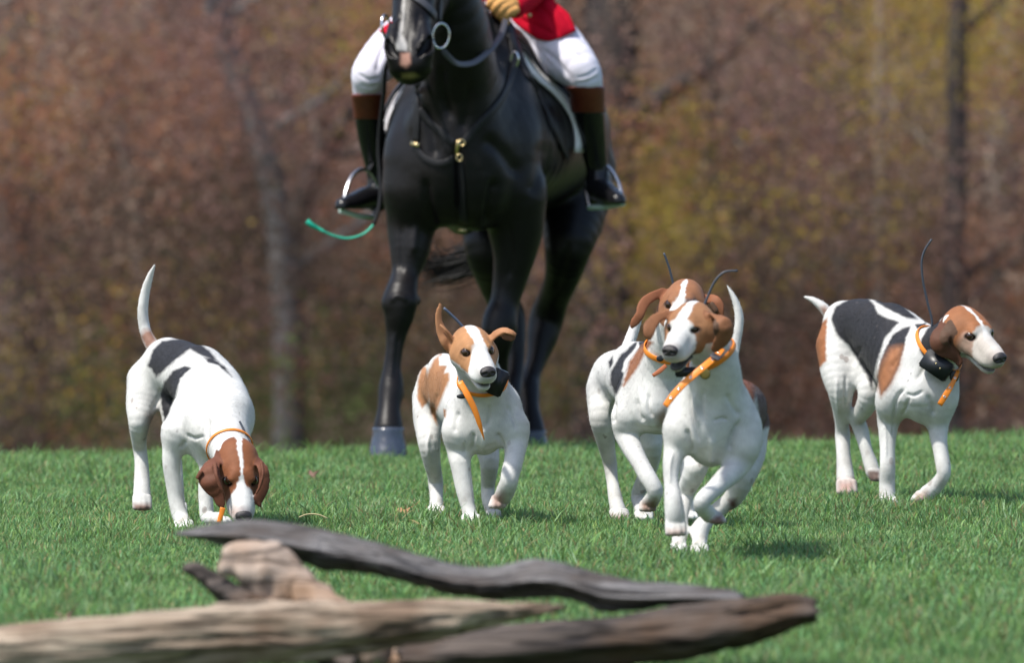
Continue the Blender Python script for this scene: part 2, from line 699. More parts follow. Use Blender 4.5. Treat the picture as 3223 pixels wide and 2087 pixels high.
# ------------------------------------------------------------------ terrain
_GY = np.array([-30, 0, 10, 14, 15.2, 16.2, 17.5, 20, 24, 26.5, 27.6, 28.6, 29.5, 31, 34, 40, 50, 60, 80, 104, 132, 175, 230, 400, 600, 800.])
_GZ = np.array([-.15, -.15, -.12, -.085, -.065, -.04, -.008, 0, .015, .03, .032, .02, -.01, -.08, -.27, -.75, -1.45, -2.0, -2.6, -2.6, -.9, 5.8, 16, 42, 56, 62.])


def gz(x, y):
    x, y = np.asarray(x, float), np.asarray(y, float)
    z = sum(np.interp(y + d, _GY, _GZ) for d in (-.5, -.25, 0, .25, .5)) / 5
    tilt = np.clip((y - 21) / 6, 0, 1)
    z = z + 0.020 * np.clip(x, -6, 6) * tilt * tilt * (3 - 2 * tilt) - 0.020 * tilt
    z = z - 0.017 * np.clip((y - 17.5) / 1.5, 0, 1) * np.clip((27.2 - y) / 1.5, 0, 1)
    amp = np.clip((y - 32) / 30, 0, 1)
    return z + amp * 0.25 * (np.sin(x * .35 + y * .11) + np.sin(x * .13 - y * .19 + 2))


xs = np.unique(np.r_[np.linspace(-300, -40, 14), np.linspace(-40, -8, 17), np.linspace(-8, 8, 65), np.linspace(8, 40, 17), np.linspace(40, 300, 14)])
ys = np.unique(np.r_[np.linspace(-30, 8, 10), np.linspace(8, 34, 131), np.linspace(34, 180, 75), np.linspace(180, 800, 25)])
GX, GYY = np.meshgrid(xs, ys, indexing='ij')
gv = np.stack([GX.ravel(), GYY.ravel(), gz(GX.ravel(), GYY.ravel())], 1)
ny = len(ys)
gf = [(i * ny + j, (i + 1) * ny + j, (i + 1) * ny + j + 1, i * ny + j + 1) for i in range(len(xs) - 1) for j in range(ny - 1)]
m, nt, b = new_mat('field_and_leaf_litter')
tc = nd(nt, 'ShaderNodeTexCoord')
sep = nd(nt, 'ShaderNodeSeparateXYZ')
nt.links.new(tc.outputs['Object'], sep.inputs[0])
far = nd(nt, 'ShaderNodeMapRange')
far.inputs[1].default_value, far.inputs[2].default_value = 44, 56
nt.links.new(sep.outputs['Y'], far.inputs[0])
n1 = nd(nt, 'ShaderNodeTexNoise')
n1.inputs['Scale'].default_value = 9
n1.inputs['Detail'].default_value = 6
nt.links.new(tc.outputs['Object'], n1.inputs['Vector'])
r1 = nd(nt, 'ShaderNodeValToRGB')
r1.color_ramp.elements[0].position, r1.color_ramp.elements[0].color = .3, (.030, .045, .014, 1)
r1.color_ramp.elements[1].position, r1.color_ramp.elements[1].color = .7, (.055, .085, .024, 1)
nt.links.new(n1.outputs['Fac'], r1.inputs[0])
n2 = nd(nt, 'ShaderNodeTexNoise')
n2.inputs['Scale'].default_value = 0.9
n2.inputs['Detail'].default_value = 8
n2.inputs['Roughness'].default_value = .7
nt.links.new(tc.outputs['Object'], n2.inputs['Vector'])
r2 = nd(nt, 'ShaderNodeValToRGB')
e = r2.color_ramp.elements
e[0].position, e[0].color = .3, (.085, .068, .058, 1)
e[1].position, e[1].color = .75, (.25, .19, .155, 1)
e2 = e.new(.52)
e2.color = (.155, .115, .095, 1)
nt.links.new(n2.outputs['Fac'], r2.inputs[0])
mx = nd(nt, 'ShaderNodeMix', data_type='RGBA')
nt.links.new(far.outputs[0], mx.inputs[0])
nt.links.new(r1.outputs[0], mx.inputs[6])
nt.links.new(r2.outputs[0], mx.inputs[7])
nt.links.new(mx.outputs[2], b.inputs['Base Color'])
b.inputs['Roughness'].default_value = .95
b.inputs['Specular IOR Level'].default_value = .1
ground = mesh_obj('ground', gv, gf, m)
tag(ground, kind='structure')

# ------------------------------------------------------------------ instancing by geometry nodes (for uncountable stuff)
def scatter(name, pts, rot, scl, srcs, idx, label, cat):
    pts = np.asarray(pts)
    me = bpy.data.meshes.new(name)
    me.from_pydata(pts.tolist(), [], [])
    a = me.attributes.new('rot', 'FLOAT_VECTOR', 'POINT')
    a.data.foreach_set('vector', np.asarray(rot, np.float32).ravel())
    a = me.attributes.new('scl', 'FLOAT', 'POINT')
    a.data.foreach_set('value', np.asarray(scl, np.float32))
    a = me.attributes.new('pick', 'INT', 'POINT')
    a.data.foreach_set('value', np.asarray(idx, np.int32))
    o = bpy.data.objects.new(name, me)
    COL.objects.link(o)
    c = bpy.data.collections.new(name + '_source')
    for i, s_ in enumerate(srcs):
        s_.name = '%s_source_%02d' % (name, i)
        c.objects.link(s_)
    ng = bpy.data.node_groups.new(name, 'GeometryNodeTree')
    ng.interface.new_socket('Geometry', in_out='INPUT', socket_type='NodeSocketGeometry')
    ng.interface.new_socket('Geometry', in_out='OUTPUT', socket_type='NodeSocketGeometry')
    gi, go = ng.nodes.new('NodeGroupInput'), ng.nodes.new('NodeGroupOutput')
    ci = ng.nodes.new('GeometryNodeCollectionInfo')
    ci.inputs['Collection'].default_value = c
    ci.inputs['Separate Children'].default_value = True
    ci.inputs['Reset Children'].default_value = True
    ip = ng.nodes.new('GeometryNodeInstanceOnPoints')

    def at(nm, dt):
        q = ng.nodes.new('GeometryNodeInputNamedAttribute')
        q.data_type = dt
        q.inputs['Name'].default_value = nm
        return q.outputs[0]
    ng.links.new(gi.outputs[0], ip.inputs['Points'])
    ng.links.new(ci.outputs[0], ip.inputs['Instance'])
    ip.inputs['Pick Instance'].default_value = True
    ng.links.new(at('pick', 'INT'), ip.inputs['Instance Index'])
    ng.links.new(at('rot', 'FLOAT_VECTOR'), ip.inputs['Rotation'])
    ng.links.new(at('scl', 'FLOAT'), ip.inputs['Scale'])
    ng.links.new(ip.outputs[0], go.inputs[0])
    md = o.modifiers.new('scatter', 'NODES')
    md.node_group = ng
    return tag(o, label, cat, kind='stuff')


def loose(name, v, f, mat, colors=None):
    o = mesh_obj(name, v, f, mat, colors=colors, smooth=False)
    COL.objects.unlink(o)
    return o


# ------------------------------------------------------------------ the autumn wood
def leaf_mat(name, cols, trans=0.45):
    m, nt, b = new_mat(name)
    oi = nd(nt, 'ShaderNodeObjectInfo')
    ge = nd(nt, 'ShaderNodeNewGeometry')
    ad = nd(nt, 'ShaderNodeMath', operation='ADD')
    nt.links.new(oi.outputs['Random'], ad.inputs[0])
    ml = nd(nt, 'ShaderNodeMath', operation='MULTIPLY')
    ml.inputs[1].default_value = 0.6
    nt.links.new(ge.outputs['Random Per Island'], ml.inputs[0])
    nt.links.new(ml.outputs[0], ad.inputs[1])
    fr = nd(nt, 'ShaderNodeMath', operation='FRACT')
    nt.links.new(ad.outputs[0], fr.inputs[0])
    rp = nd(nt, 'ShaderNodeValToRGB')
    el = rp.color_ramp.elements
    while len(el) < len(cols):
        el.new(0.5)
    for i, c in enumerate(cols):
        el[i].position = i / max(1, len(cols) - 1)
        el[i].color = (*c, 1)
    nt.links.new(fr.outputs[0], rp.inputs[0])
    nt.links.new(rp.outputs[0], b.inputs['Base Color'])
    b.inputs['Roughness'].default_value = .8
    b.inputs['Specular IOR Level'].default_value = .15
    tr = nd(nt, 'ShaderNodeBsdfTranslucent')
    nt.links.new(rp.outputs[0], tr.inputs[0])
    ms = nd(nt, 'ShaderNodeMixShader')
    ms.inputs[0].default_value = trans
    nt.links.new(b.outputs[0], ms.inputs[1])
    nt.links.new(tr.outputs[0], ms.inputs[2])
    nt.links.new(ms.outputs[0], nt.nodes['Material Output'].inputs[0])
    return m


LEAF = [leaf_mat('russet_leaves', [(.34, .160, .090), (.25, .125, .080), (.40, .215, .125), (.29, .115, .075)]),
        leaf_mat('mauve_leaves', [(.25, .145, .128), (.18, .120, .110), (.29, .165, .145), (.31, .215, .180)]),
        leaf_mat('yellow_leaves', [(.44, .320, .060), (.34, .290, .070), (.50, .330, .070), (.28, .260, .070)]),
        leaf_mat('tan_leaves', [(.38, .280, .205), (.29, .215, .165), (.44, .330, .250), (.22, .165, .130)]),
        leaf_mat('green_leaves', [(.070, .120, .040), (.100, .145, .045), (.130, .160, .050)]),
        leaf_mat('shade_leaves', [(.085, .066, .054), (.115, .082, .064), (.075, .072, .048), (.150, .100, .075)])]  # last kind: dark browns that put understory shade into the leaf colour
BARK = [plain('bark_grey', (.15, .15, .152), .9, var=.5, scale=5, bump=1.0, bscale=20, spec=.1),
        plain('bark_brown', (.105, .090, .083), .9, var=.5, scale=5, bump=1.0, bscale=20, spec=.1),
        plain('bark_dark', (.066, .058, .056), .9, var=.5, scale=5, bump=1.0, bscale=20, spec=.1),
        plain('bark_pale', (.24, .21, .18), .9, var=.5, scale=6, bump=1.0, bscale=20, spec=.1)]


def leaf_cards(rng, centres, n, spread, size):
    v, f = [], []
    for c in centres:
        for _ in range(n):
            p = np.asarray(c) + rng.normal(size=3) * spread
            a, t = rng.normal(size=3), rng.normal(size=3)
            a /= np.linalg.norm(a)
            t = np.cross(a, t)
            t /= np.linalg.norm(t)
            L = size * rng.uniform(.6, 1.4)
            i = len(v)
            v += [p - a * L, p + t * L * .5, p + a * L, p - t * L * .5 + np.cross(a, t) * L * .15]
            f.append((i, i + 1, i + 2, i + 3))
    return v, f


TB_ = -3.0     # trunks stand near the front of the undergrowth
WK = 1.45     # the wood stands this much farther off than its pacing below


def tree(name, path, r0, r1, bark, leafm, label, seed, group='trees of the autumn wood', crown=420, limbs=10, top=10.0):
    """path: world points of the trunk from the ground up; the crown sits above."""
    rng = np.random.default_rng(seed)
    r0, r1, top = r0 * WK, r1 * WK, top * WK
    path = np.asarray(path, float)
    d = path[-1] - path[-2]
    d = d / np.linalg.norm(d)
    while path[-1][2] < top:
        d = d * .75 + np.array((rng.normal() * .12, rng.normal() * .12, .4))
        d = d / np.linalg.norm(d)
        path = np.vstack([path, path[-1] + d * 2.8])
    base = path[0].copy()
    pts = catmull(path, 5)
    z = np.linspace(0, 1, len(pts))
    rad = r0 + (r1 - r0) * z
    rad[0] *= 1.7
    rad[1] *= 1.3
    rad[2] *= 1.1
    root = empty(name, base)
    tag(root, label, 'tree', group)
    tv = tube(pts, rad, 10)
    parts = [tv]
    tips = []
    for i in range(limbs):
        k = int(len(pts) * rng.uniform(.12, .97))
        a = rng.uniform(0, 6.28)
        L = rng.uniform(1.2, 3.2) * WK
        dd = np.array((math.cos(a), math.sin(a), rng.uniform(.2, .9)))
        q = [pts[k] + dd * L * t + np.array((0, 0, .5 * t * t)) + rng.normal(size=3) * .08 * t for t in np.linspace(0, 1, 6)]
        parts.append(tube(q, np.linspace(rad[k] * .5, .012, 6), 6))
        tips += [q[-1], q[-2], q[-3]]
    mesh_obj('trunk', *join(*parts), bark, root, base)
    tips.append(pts[-1])
    v, f = leaf_cards(rng, tips, max(8, crown * 3 // 2 // len(tips)), .75, .09)
    mesh_obj('crown', np.array(v), f, leafm, root, base, smooth=False)
    return root


def tp(px, py, Y):
    return P(px, py, (Y + TB_) * WK)


def ground_at(px, Y):
    Y = (Y + TB_) * WK
    x = (px - CX) / FPX * Y
    return np.array((x, Y, float(gz(x, Y)) - .05))


# trees whose trunks can be told apart (reference pixels, distance)
tree('tree', [ground_at(905, 64.4), tp(900, 1050, 64.4), tp(880, 760, 64.4), tp(835, 480, 64.4), tp(760, 270, 64.4), tp(700, 100, 64.4), tp(660, -60, 64.4)], .125, .095, BARK[0], LEAF[0],
     'pale grey leaning trunk at the left, curving up out of view', 11)
tree('tree', [ground_at(925, 65.5), tp(930, 900, 65.5), tp(925, 740, 65.5), tp(960, 600, 65.5), tp(1030, 470, 65.5), tp(1110, 340, 65.5), tp(1200, 180, 65.5), tp(1260, 20, 65.5)], .10, .07, BARK[1], LEAF[1],
     'grey trunk bending right behind the green whip lash', 12)
tree('tree', [ground_at(470, 66), tp(440, 900, 66), tp(415, 560, 66), tp(375, 420, 66), tp(300, 340, 66), tp(150, 310, 66), tp(20, 230, 66)], .085, .05, BARK[3], LEAF[0],
     'thin pale trunk arching to the left edge', 13, limbs=4, crown=260)
spots = [(1900, 1930, 64, .30, .20, 2, 1, 'thick dark trunk right behind the rider\'s brown boot top'),
         (2690, 2650, 70, .24, .16, 1, 0, 'brown trunk above the running pair of hounds'),
         (3000, 3020, 62, .10, .08, 2, 3, 'slim dark trunk right behind the long upright antenna'),
         (2330, 2290, 76, .20, .15, 1, 2, 'brown trunk above the hound pair\'s bent antenna'),
         (3150, 3190, 72, .20, .14, 3, 2, 'pale trunk near the right edge of the wood'),
         (60, 30, 70, .22, .16, 1, 0, 'brown trunk at the left edge of the wood'),
         (250, 290, 82, .18, .13, 2, 1, 'dark trunk above the sniffing hound\'s tail, far left'),
         (560, 520, 78, .20, .14, 1, 3, 'brown trunk above the sniffing hound\'s back'),
         (2110, 2160, 84, .22, .16, 2, 0, 'dark trunk directly above the hound with its face half hidden'),
         (2520, 2480, 80, .16, .12, 3, 2, 'pale trunk between the hound pair and the right hound'),
         (2850, 2800, 88, .24, .18, 1, 1, 'brown trunk above the right hound\'s back'),
         (720, 770, 90, .20, .15, 2, 0, 'dark trunk left of the leaning grey trunk\'s foot'),
         (1060, 1000, 86, .20, .15, 1, 3, 'brown trunk left of the rider\'s left-hand boot'),
         (1480, 1500, 92, .24, .18, 1, 1, 'trunk glimpsed between the horse\'s legs'),
         (1780, 1760, 80, .16, .12, 1, 0, 'brown trunk beside the horse\'s far hind leg'),
         (400, 380, 96, .20, .15, 3, 0, 'pale trunk deep in the wood on the left'),
         (2960, 2920, 98, .20, .15, 2, 2, 'dark trunk deep in the wood above the right hound\'s head'),
         (2250, 2240, 68, .06, .045, 2, 2, 'thin sapling stem above the nearest hound'),
         (2760, 2770, 65, .055, .04, 3, 3, 'thin pale sapling left of the upright antenna'),]
for i, (x0, x1, Y, r0, r1, bk, lf, lab) in enumerate(spots):
    g0 = ground_at(x0, Y)
    xm = x0 + (x1 - x0) * .5 + random.uniform(-12, 12)
    tree('tree', [g0, tp(x0 + random.uniform(-6, 6), 1000, Y), tp(xm, 500, Y), tp(x1, 0, Y)], r0, r1, BARK[bk], LEAF[lf], lab, 30 + i, limbs=9 if r0 > .12 else 6, crown=320, top=10 if r0 > .12 else 6)

for i in range(9):
    x0, Y = 150 + i * 350 + random.uniform(-60, 60), random.uniform(84, 108)
    tree('tree', [ground_at(x0, Y), tp(x0 + random.uniform(-15, 15), 900, Y), tp(x0 + random.uniform(-30, 30), 450, Y), tp(x0 + random.uniform(-50, 50), 0, Y)], random.uniform(.07, .15), .06, BARK[(1, 2, 3, 0)[i % 4]], LEAF[(0, 3, 1, 2)[i % 4]],
         ('leftmost', 'second', 'third', 'fourth', 'middle', 'sixth', 'seventh', 'eighth', 'rightmost')[i] + ' slim trunk, counted from the left, of nine deep in the wood', 80 + i, group='slim trunks deep in the wood', limbs=5, crown=260)

# undergrowth: sprays of leaves and twigs, far and blurred, one uncountable mass
rng = np.random.default_rng(5)
srcs = []
TWIG = plain('twig', (.085, .062, .052), .9, var=.3)
for li in range(6):
    for q in range(2):
        cs = [rng.normal(size=3) * np.array((.22, .22, .30)) for _ in range(14)]
        v, f = leaf_cards(rng, cs, 20, .12, .023)
        srcs.append(loose('spray', np.array(v), f, LEAF[li]))
tw = []
for _ in range(9):
    a = rng.normal(size=3) * np.array((.3, .3, .1))
    tw.append(tube([a + np.array((0, 0, -.9)), a + rng.normal(size=3) * .06, a + np.array((rng.normal() * .2, rng.normal() * .2, .9))], [.014, .010, .005], 4))
srcs.append(loose('twigs', *join(*tw), TWIG))
pts, rot, scl, idx = [], [], [], []


def kind_at(px, py):
    """Leaf colour by place in the wood; dark leaves low down paint in shade."""
    def g(cx, cy, sx, sy): return math.exp(-((px - cx) / sx) ** 2 - ((py - cy) / sy) ** 2)
    yel = .08 + 2.6 * g(3020, 190, 240, 220) + 4.5 * g(2010, 740, 160, 240) + 16.0 * g(2480, 860, 60, 45) + 3.0 * g(290, 290, 150, 120) + 6.0 * g(1080, 1080, 75, 75) + 1.0 * g(2750, 120, 160, 160) + .9 * g(60, 700, 120, 180) + 9.0 * g(3170, 90, 80, 80)
    grn = .02 + 6.0 * g(300, 1090, 120, 110) + 14.0 * g(1000, 1310, 330, 90) + 9.0 * g(1780, 1310, 260, 90) + 4.0 * g(400, 1330, 500, 60) + .2 * g(2000, 900, 200, 200) + .15 * g(600, 1050, 500, 150)
    red = .40 + 1.6 * g(950, 330, 380, 260) + 1.2 * g(2250, 420, 260, 160) + .3 * g(1700, 1000, 600, 300) + .3 * g(300, 600, 300, 300)
    rus = .45 + 1.3 * g(500, 150, 500, 200) + 1.6 * g(2150, 200, 330, 220)
    tan = .34 + .5 * g(2700, 500, 500, 350) + .3 * g(2900, 1000, 350, 300)
    shade = .16 + 2.2 / (1 + math.exp(-(py - 700) / 90.0)) * (1.0 if px < 1900 else .5) + .5 * g(650, 850, 350, 300) + .4 * g(2750, 600, 160, 400)  # dark leaves thicken downwards, colouring in the shade under the trees
    w = np.array((rus, red, yel, tan, grn, shade))
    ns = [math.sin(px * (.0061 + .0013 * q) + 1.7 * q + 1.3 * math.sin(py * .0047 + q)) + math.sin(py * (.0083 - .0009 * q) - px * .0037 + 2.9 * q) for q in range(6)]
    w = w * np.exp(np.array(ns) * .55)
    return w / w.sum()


while len(pts) < 4000:
    px, py = (rng.uniform(-500, 3720) if len(pts) % 5 < 3 else rng.uniform(-3600, 6800)), rng.uniform(-150, 1480)
    Y = rng.uniform(57, 104) * WK
    p = P(px, py, Y)
    gr = float(gz(p[0], p[1]))
    if p[2] < gr + .15:
        continue
    if rng.random() > (.5 + .5 * math.sin(px * .011 + Y * .05) * math.sin(py * .009 + px * .004)):
        continue
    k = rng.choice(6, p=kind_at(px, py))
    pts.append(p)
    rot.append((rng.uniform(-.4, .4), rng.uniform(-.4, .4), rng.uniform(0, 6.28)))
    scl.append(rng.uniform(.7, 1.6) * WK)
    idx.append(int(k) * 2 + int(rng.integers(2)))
for _ in range(40):
    x, Y = rng.uniform(-28, 28), rng.uniform(60, 100) * WK
    for hh in (1.1, 3.4, 5.6):
        pts.append((x, Y, float(gz(x, Y)) + hh))
        rot.append((rng.uniform(-.2, .2), rng.uniform(-.2, .2), rng.uniform(0, 6.28)))
        scl.append(rng.uniform(1.1, 1.9))
        idx.append(12)
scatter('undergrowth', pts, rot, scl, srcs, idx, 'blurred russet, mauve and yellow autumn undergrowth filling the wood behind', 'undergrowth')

# ------------------------------------------------------------------ the horse
FS = (0, 0, 1.0)
FA = (900, 0, 1.983)
FH = (1150, 0, 3.853)
HY = 28.0
hb = np.array((*P(1450, 711, HY + .8)[:2], 0.0))
hb[2] = float(gz(hb[0], hb[1]))
hs = Sculpt(HY, hb)
# trunk
hs.chain('torso', FS, [(1440, 480, .28, 205, .86), (1492, 452, .55, 238, 1.02), (1518, 440, .9, 250, 1.16), (1612, 425, 1.3, 240, 1.06), (1690, 412, 1.65, 225, 1.0), (1722, 425, 1.9, 185, 1.08)], k=.06, lat=True)
hs.chain('torso', FS, [(1560, 210, .75, 95), (1600, 200, 1.2, 100), (1680, 250, 1.7, 120)], k=.10)                     # withers, back, croup
hs.chain('torso', FS, [(1425, 150, .50, 80), (1365, 300, .40, 84), (1302, 470, .24, 92), (1306, 590, .22, 94)], k=.08)                        # shoulders
hs.chain('torso', FS, [(1545, 120, .55, 84), (1568, 240, .46, 96), (1582, 350, .40, 104), (1592, 470, .34, 112), (1608, 600, .34, 104)], k=.08)
hs.chain('torso', FS, [(1392, 470, .17, 80), (1386, 580, .165, 86), (1380, 650, .20, 62)], k=.09)                        # breast muscles
hs.chain('torso', FS, [(1500, 480, .19, 84), (1506, 590, .18, 90), (1510, 660, .22, 66)], k=.09)
hs.chain('torso', FS, [(1440, 640, .35, 70), (1455, 680, .8, 60)], k=.06)
# neck and head
NL = (1.0, .2, 0)
hs.chain('neck', FS, [(1455, 420, .38, 215, .76), (1443, 260, .22, 182, .72), (1430, 100, .09, 166, .68), (1400, -60, -.01, 138, .66), (1366, -175, -.08, 104, .75)], k=.12, n=NL)
hs.chain('neck', FS, [(1345, 380, .12, 50), (1390, 230, .03, 42), (1398, 100, -.05, 40)], k=.06)                        # throat muscles
hs.chain('neck', FS, [(1500, 400, .12, 48), (1460, 250, .05, 42), (1430, 100, -.04, 40)], k=.06)
hs.chain('head', FS, [(1348, -205, -.10, 78), (1326, -130, -.22, 82), (1308, -30, -.34, 72), (1297, 70, -.45, 64), (1289, 150, -.53, 58), (1286, 205, -.57, 58)], k=.03)
hs.chain('head', FS, [(1352, -100, -.10, 86), (1345, -20, -.18, 76), (1325, 80, -.33, 52), (1300, 190, -.5, 46)], k=.05)
hs.chain('head', FS, [(1240, 90, -.53, 22), (1238, 148, -.60, 31), (1262, 200, -.60, 34)], k=.03)
hs.chain('head', FS, [(1330, 85, -.53, 22), (1334, 143, -.60, 34), (1322, 198, -.60, 36)], k=.03)
hs.chain('head', FS, [(1250, 215, -.585, 24), (1290, 222, -.60, 26), (1335, 212, -.58, 24)], k=.02)                      # upper lip
hs.chain('lip', FS, [(1262, 236, -.555, 22), (1290, 243, -.57, 24), (1325, 234, -.55, 22)], k=.012)                      # lower lip
hs.chain('head', FS, [(1262, -60, -.30, 28), (1268, -110, -.25, 24)], k=.04)
hs.chain('head', FS, [(1366, -50, -.27, 28), (1372, -100, -.22, 24)], k=.04)
hs.chain('head', FS, [(1310, -260, -.13, 26, .5), (1300, -320, -.14, 28, .4), (1295, -385, -.14, 8, .4)], k=.02, n=(0.3, 1, 0))
hs.chain('head', FS, [(1376, -262, -.08, 26, .5), (1390, -322, -.09, 28, .4), (1398, -388, -.09, 8, .4)], k=.02, n=(-0.3, 1, 0))
hs.chain('', FS, [(1224, 132, -.605, 10), (1231, 156, -.622, 16), (1246, 174, -.630, 9)], k=.012, op='s')                 # nostrils
hs.chain('', FS, [(1349, 124, -.600, 13), (1340, 148, -.620, 19), (1322, 170, -.632, 10)], k=.012, op='s')
hs.chain('', FS, [(1250, 238, -.62, 5), (1290, 243, -.64, 5), (1335, 236, -.615, 5)], k=.008, op='s')
# legs
legs = [[(1302, 600, .22, 92), (1294, 700, .25, 78), (1289, 782, .22, 64), (1276, 865, .18, 44), (1260, 938, .12, 53), (1257, 985, .11, 49), (1249, 1040, .11, 36), (1242, 1096, .10, 28), (1234, 1160, .09, 29), (1231, 1226, .07, 40), (1224, 1292, .03, 37), (1222, 1352, .0, 48)],
        [(1606, 600, .33, 110), (1622, 700, .35, 92), (1621, 790, .36, 70), (1605, 880, .37, 54), (1588, 955, .36, 46), (1572, 1015, .34, 55), (1567, 1060, .34, 51), (1570, 1120, .38, 32), (1572, 1200, .42, 32), (1572, 1265, .45, 42), (1573, 1320, .44, 37), (1575, 1376, .42, 50)],
        [(1800, 540, 1.78, 141), (1802, 680, 1.62, 103), (1788, 780, 1.52, 75), (1770, 870, 1.62, 57), (1742, 940, 1.74, 50), (1721, 1000, 1.80, 55), (1706, 1065, 1.77, 48), (1690, 1130, 1.72, 33), (1672, 1185, 1.67, 30), (1660, 1230, 1.62, 40), (1664, 1290, 1.55, 35), (1670, 1362, 1.50, 48)],
        [(1590, 560, 1.6, 134), (1550, 690, 1.42, 101), (1540, 790, 1.32, 75), (1556, 875, 1.42, 57), (1588, 955, 1.52, 51), (1604, 1010, 1.54, 52), (1616, 1080, 1.50, 40), (1622, 1130, 1.47, 31), (1616, 1190, 1.42, 31), (1606, 1230, 1.38, 38), (1600, 1290, 1.32, 35), (1598, 1364, 1.27, 48)]]
for lg in legs:
    hs.chain('leg', FS, lg, k=.045)
for (x, y, d, r) in ((1232, 955, .10, 26), (1284, 950, .09, 26), (1312, 948, .16, 14), (1250, 1238, .12, 24), (1600, 1030, .33, 20), (1548, 1040, .31, 20)):
    hs.ball('leg', FS, x, y, d, r, k=.03)
hv, hf = hs.build(.0072)
ht = hs.tags(hv)
hv = relax(hv, hf, np.where(np.isin(ht, ('head', 'lip')), .35, 1.0), 10)
hq = proj(hv)
for ln, wd, dp in [([(1440, 470), (1444, 560), (1446, 690)], 14, -.020), ([(1335, 560), (1350, 640), (1370, 720)], 14, -.016), ([(1560, 560), (1545, 640), (1530, 720)], 16, -.018), ([(1330, 330), (1360, 420), (1372, 500)], 18, -.012), ([(1390, 200), (1395, 290), (1420, 380)], 14, -.012), ([(1480, 250), (1470, 340), (1455, 420)], 16, -.010), ([(1520, 430), (1580, 480), (1640, 560)], 20, -.010), ([(1265, 700), (1262, 790), (1262, 860)], 9, -.006), ([(1310, 700), (1300, 800)], 10, .008), ([(1240, 1050), (1234, 1120), (1230, 1190)], 6, .004), ([(1256, 1050), (1250, 1120), (1246, 1190)], 5, -.004), ([(1600, 700), (1610, 800), (1600, 880)], 10, -.007), ([(1790, 760), (1770, 850), (1745, 920)], 12, -.008), ([(1715, 440), (1700, 540), (1670, 620)], 24, -.010), ([(1265, 30), (1262, 80), (1262, 130)], 8, -.005), ([(1320, 30), (1316, 80), (1312, 130)], 8, -.005), ([(1228, 950), (1250, 930), (1285, 945)], 9, .006)]:
    hv = fold(hv, normals(hv, hf), hq, FS, ln, wd, dp * 1.4)
hc = np.empty((len(hv), 3))
hc[:] = (.0066, .0058, .0064)
nz = wob(hv, .25, 3) * .5 + .5
hc += (nz * .004)[:, None] * np.array((1.1, .95, .9))
low = np.isin(ht, ('leg',))
hc[low] *= .8
hH = np.c_[(hq[:, 0] - 1150) * 3.853, hq[:, 1] * 3.853]
front = np.isin(ht, ('head', 'lip')) & (hv[:, 1] < HY - .2)
jit = wob(hv, .03, 9) * 4


def hpaint(poly, col, feather, mask):
    d = poly_sd(hH[mask], poly) + jit[mask]
    w = np.clip(.5 - d / feather, 0, 1)[:, None]
    hc[mask] = hc[mask] * (1 - w) + np.array(col) * w


hpaint([(458, -700), (488, -700), (486, -100), (480, 0), (472, 180), (460, 300), (445, 400), (485, 480), (512, 560), (500, 615), (380, 600), (368, 540), (398, 460), (408, 360), (438, 200), (452, 0)], (.40, .385, .365), 30, front)
hpaint([(430, 640), (530, 640), (545, 760), (490, 815), (430, 780)], (.42, .23, .17), 40, front)
hpaint([(450, 895), (600, 890), (650, 925), (560, 955), (450, 940)], (.20, .17, .06), 50, front)
horse = empty('horse', hb)
tag(horse, 'black horse with a narrow white blaze, walking towards the viewer under its rider', 'horse')
mesh_obj('body', hv, hf, MAT['horse'], horse, hb, colors=hc)
hsurf = Surf(hv, hf)

for i, lg in enumerate(legs):                                    # hooves
    c0 = hs.pt(FS, lg[-1][0], lg[-1][1], lg[-1][2])
    r0 = hs.rad(FS, lg[-1][3], lg[-1][2])
    zg = float(gz(c0[0], c0[1])) - .004
    v, f = [], []
    rows = [(.0, .92), (.05, 1.05), (.10, 1.06), (.16, 1.03), (.35, 1.10), (.38, 1.105), (.60, 1.20), (.95, 1.34), (1.0, 1.30)]
    top = c0[2] + .012
    N = 24
    for t, k in rows:
        for j in range(N):
            a = 2 * math.pi * j / N
            v.append((c0[0] + math.cos(a) * r0 * k, c0[1] - .035 * t + math.sin(a) * r0 * k * 1.05 + (.03 * t if math.sin(a) > .7 else 0), top + (zg - top) * t))
    for a in range(len(rows) - 1):
        for j in range(N):
            f.append((a * N + j, (a + 1) * N + j, (a + 1) * N + (j + 1) % N, a * N + (j + 1) % N))
    f.append(tuple(range(N)))
    f.append(tuple((len(rows) - 1) * N + j for j in range(N - 1, -1, -1)))
    mesh_obj('hoof', np.array(v), f, MAT['hoof'], horse, hb)
for sx, y, d in ((1258, -75, -.325), (1366, -65, -.285)):        # eyes
    mesh_obj('eye', *sphere(hs.pt(FS, sx, y, d), .021), MAT['eye'], horse, hb)

# tail hair, mane
rng = np.random.default_rng(21)
parts = []
for i in range(150):
    sp = rng.normal(size=4)
    p0 = hs.pt(FS, 1728 + sp[0] * 12, 300 + sp[1] * 12, 2.15)
    p1 = hs.pt(FS, 1705 + sp[0] * 26, 520 + sp[1] * 25, 2.32)
    p2 = hs.pt(FS, 1600 + sp[0] * 34, 720 + sp[2] * 30, 2.34 + sp[3] * .03)
    L = rng.uniform(0, 1)
    p3 = hs.pt(FS, 1490 + sp[0] * 30 - 20 * L, 815 + sp[2] * 26, 2.30 + sp[3] * .04)
    p4 = hs.pt(FS, 1420 + sp[3] * 24 - 40 * L, 845 + sp[2] * 26 + sp[1] * 8, 2.28 + sp[3] * .04)
    p5 = hs.pt(FS, 1385 + sp[3] * 24 - 80 * L, 830 + sp[2] * 34 + sp[1] * 22, 2.26 + sp[3] * .05)
    c = catmull([p0, p1, p2, p3, p4, p5], 5)
    parts.append(tube(c, np.linspace(.006, .0012, len(c)), 3))
mesh_obj('tail', *join(*parts), MAT['hair'], horse, hb)
parts = []
